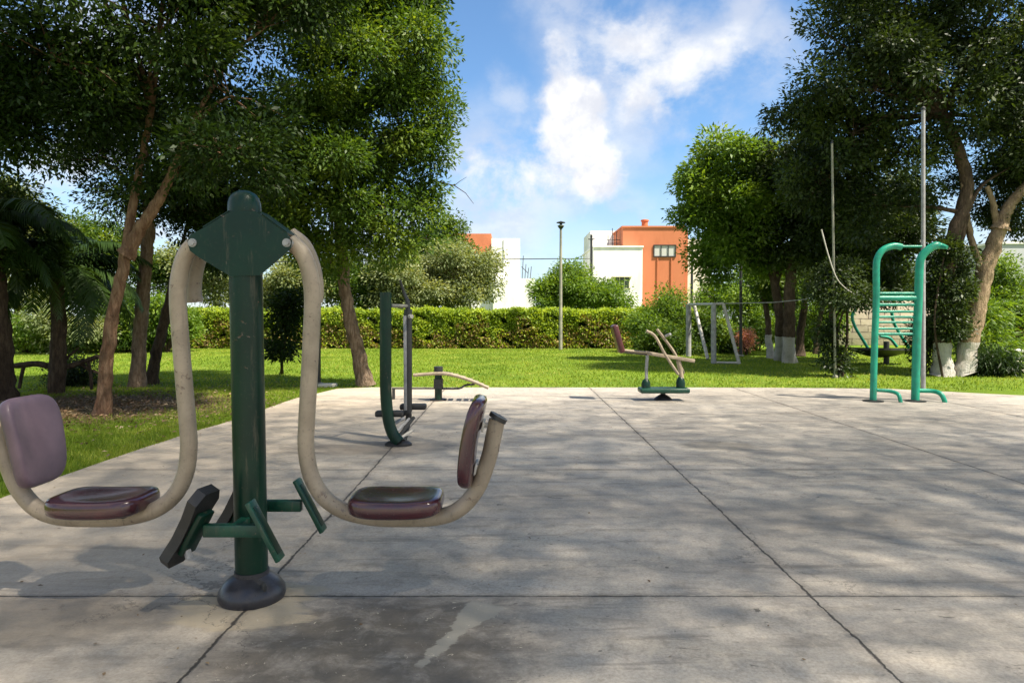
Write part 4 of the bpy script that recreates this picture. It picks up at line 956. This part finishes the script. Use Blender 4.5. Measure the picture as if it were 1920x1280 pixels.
MB().box((x0 + 1.2, Y, at(1900, 655, Y).z - .03), (2.4, .7, .06), None, .015).build('seat', M['wwall'], bc)
MB().box((x0 + 1.25, Y + .05, (at(1900, 657, Y).z - .05) / 2 - .03), (2.2, .5, at(1900, 657, Y).z - .06), None, .01).build('front', M['gwall'], bc)
MB().box((x0 + 1.2, Y - .6, .1), (2.5, .5, .26), None, .02).build('step', M['cwall'], bc)
k = thing('kerb_stone', gp(1900, 697), 'low pale stone kerb lying on the lawn at the right edge', 'kerb')
MB().box(gp(1925, 697) + Vector((.3, 0, .03)), (1.8, .3, .12), None, .03).build('stone', M['cwall'], k)
mb = thing('paving_fragment', gp(612, 722), 'small pale concrete block beside the dark grey pole', 'concrete block')
MB().box(gp(612, 723) + Vector((0, .1, .0)), (.36, .25, .07), None, .012).build('block', M['cwall'], mb)

# ------------------------------------------------------------------ buildings
def bx(mb, px0, px1, py0, Y, depth, pybot=None):
    a_, b_ = at(px0, py0, Y), at(px1, py0, Y); z1 = a_.z; z0 = -.035 if pybot is None else at(px0, pybot, Y).z
    mb.box(((a_.x + b_.x) / 2, Y + depth / 2, (z0 + z1) / 2), (b_.x - a_.x, depth, z1 - z0)); return a_, b_


def window(par, px0, px1, py0, py1, Y, glass, nm=3, fr='dark'):
    a_, b_ = at(px0, py0, Y), at(px1, py1, Y); W_, H_ = b_.x - a_.x, a_.z - b_.z; c = (a_ + b_) / 2
    f = MB(); t_ = .09
    for dz in (-1, 1): f.box((c.x, Y - .05, c.z + dz * (H_ - t_) / 2), (W_, .12, t_))
    for i in range(nm + 1): f.box((a_.x + t_ / 2 + (W_ - t_) * i / nm, Y - .05, c.z), (t_ * (1 if i in (0, nm) else .7), .11, H_ - 2 * t_))
    o = f.build('window', M[fr], par); MB().box((c.x, Y - .012, c.z), (W_ - .1, .03, H_ - .1)).build('pane', M[glass], o)
    return o


Y = 60
bd = thing('apartment_house', (size(1200 - 960, Y), Y, -.035), 'modern house with orange block, white side wings and small orange roof tank', 'house')
m1 = MB(); bx(m1, 1168, 1284, 425, Y + .5, 9); m1.build('orange_block', M['owall'], bd)
m1 = MB(); bx(m1, 1113, 1205, 462, Y - 1.2, 9); m1.build('white_wing', M['wwall'], bd)
m1 = MB(); bx(m1, 1107, 1168, 433, Y + 6, 6); m1.build('rear_block', M['wwall'], bd)
m1 = MB(); bx(m1, 1290, 1336, 448, Y + 1.5, 8); m1.build('right_wing', M['cwall'], bd)
m1 = MB(); bx(m1, 1284, 1290, 430, Y + 1.2, 8); m1.build('recess_wall', M['owall'], bd)
m1 = MB(); bx(m1, 1166, 1286, 423.4, Y + .4, 9.2, 426.5); m1.build('parapet', M['owall'], bd)
m1 = MB(); bx(m1, 1111, 1207, 460.6, Y - 1.3, 9.2, 463.5); m1.build('parapet', M['wwall'], bd)
c = at(1209, 425, Y + 4); MB().lathe(c, [(.3, -.1), (.3, .45), (.38, .5), (.38, .62), (.15, .68)], 18).build('roof_tank', M['owall'], bd)
window(bd, 1225, 1267, 459, 482, Y + .5, 'glass2', 3)
window(bd, 1151, 1181, 517, 542, Y - 1.2, 'glass', 3, 'cwall')
m1 = MB(); a_ = at(1150, 516, Y - 1.3); b_ = at(1182, 521, Y - 1.3); m1.box(((a_.x + b_.x) / 2, Y - 1.5, (a_.z + b_.z) / 2), (b_.x - a_.x + .2, .6, .12)); m1.build('window_awning', M['cwall'], bd)
m1 = MB()
for px in (1140, 1148, 1156, 1163): q = at(px, 461, Y + 2); m1.tube([q - Vector((0, 0, .1)), q + Vector((0, 0, 1.0 + (px % 3) * .3))], .035, 6)
q0, q1 = at(1138, 450, Y + 2), at(1164, 450, Y + 2); m1.tube([q0, q1], .03, 6); m1.tube([q0 - Vector((0, 0, .3)), q1 - Vector((0, 0, .3))], .03, 6); m1.build('roof_railing', M['dark'], bd)
m1 = MB()
for px in (1233, 1259): q = at(px, 484, Y + .42); m1.tube([q, Vector((q.x, q.y, 0))], .05, 6)
m1.build('drainpipe', M['owall'], bd)
Y = 56
bl = thing('apartment_house', (size(930 - 960, Y), Y, -.035), 'white stepped house with orange upper block left of the lamp post', 'house')
m1 = MB(); bx(m1, 800, 921, 438, Y + 2, 8, 476); m1.build('orange_block', M['owall'], bl)
m1 = MB(); bx(m1, 921.5, 975, 447, Y, 9); m1.build('tall_block', M['wwall'], bl)
m1 = MB(); bx(m1, 880, 921.3, 476.5, Y + .6, 8); m1.build('lower_block', M['wwall'], bl)
m1 = MB(); bx(m1, 925, 1003, 522, Y - 1.5, 8); m1.build('front_wing', M['wwall'], bl)
m1 = MB(); q = at(944, 450, Y - .03); m1.tube([q, Vector((q.x, q.y, 5.0))], .035, 6); m1.build('drainpipe', M['gwall'], bl)
m1 = MB()
for px, h in ((979, 1.9), (984, 1.2), (989, .9), (994, 1.0)): q = at(px, 522, Y + 1); m1.tube([q - Vector((0, 0, .1)), q + Vector((.1, 0, h))], .03, 5)
m1.tube([at(978, 500, Y + 1), at(990, 512, Y + 1)], .03, 5); m1.build('roof_antenna', M['dark'], bl)
Y = 45
b3 = thing('apartment_house', (size(1900 - 960, Y), Y, -.035), 'pale grey house wall behind the leaning tan trunk at the right edge', 'house')
m1 = MB(); bx(m1, 1872, 2060, 455, Y, 8); m1.build('wall', M['gwall'], b3); m1 = MB(); bx(m1, 1870, 2062, 452.5, Y - .1, 8.2, 457); m1.build('parapet', M['wwall'], b3)
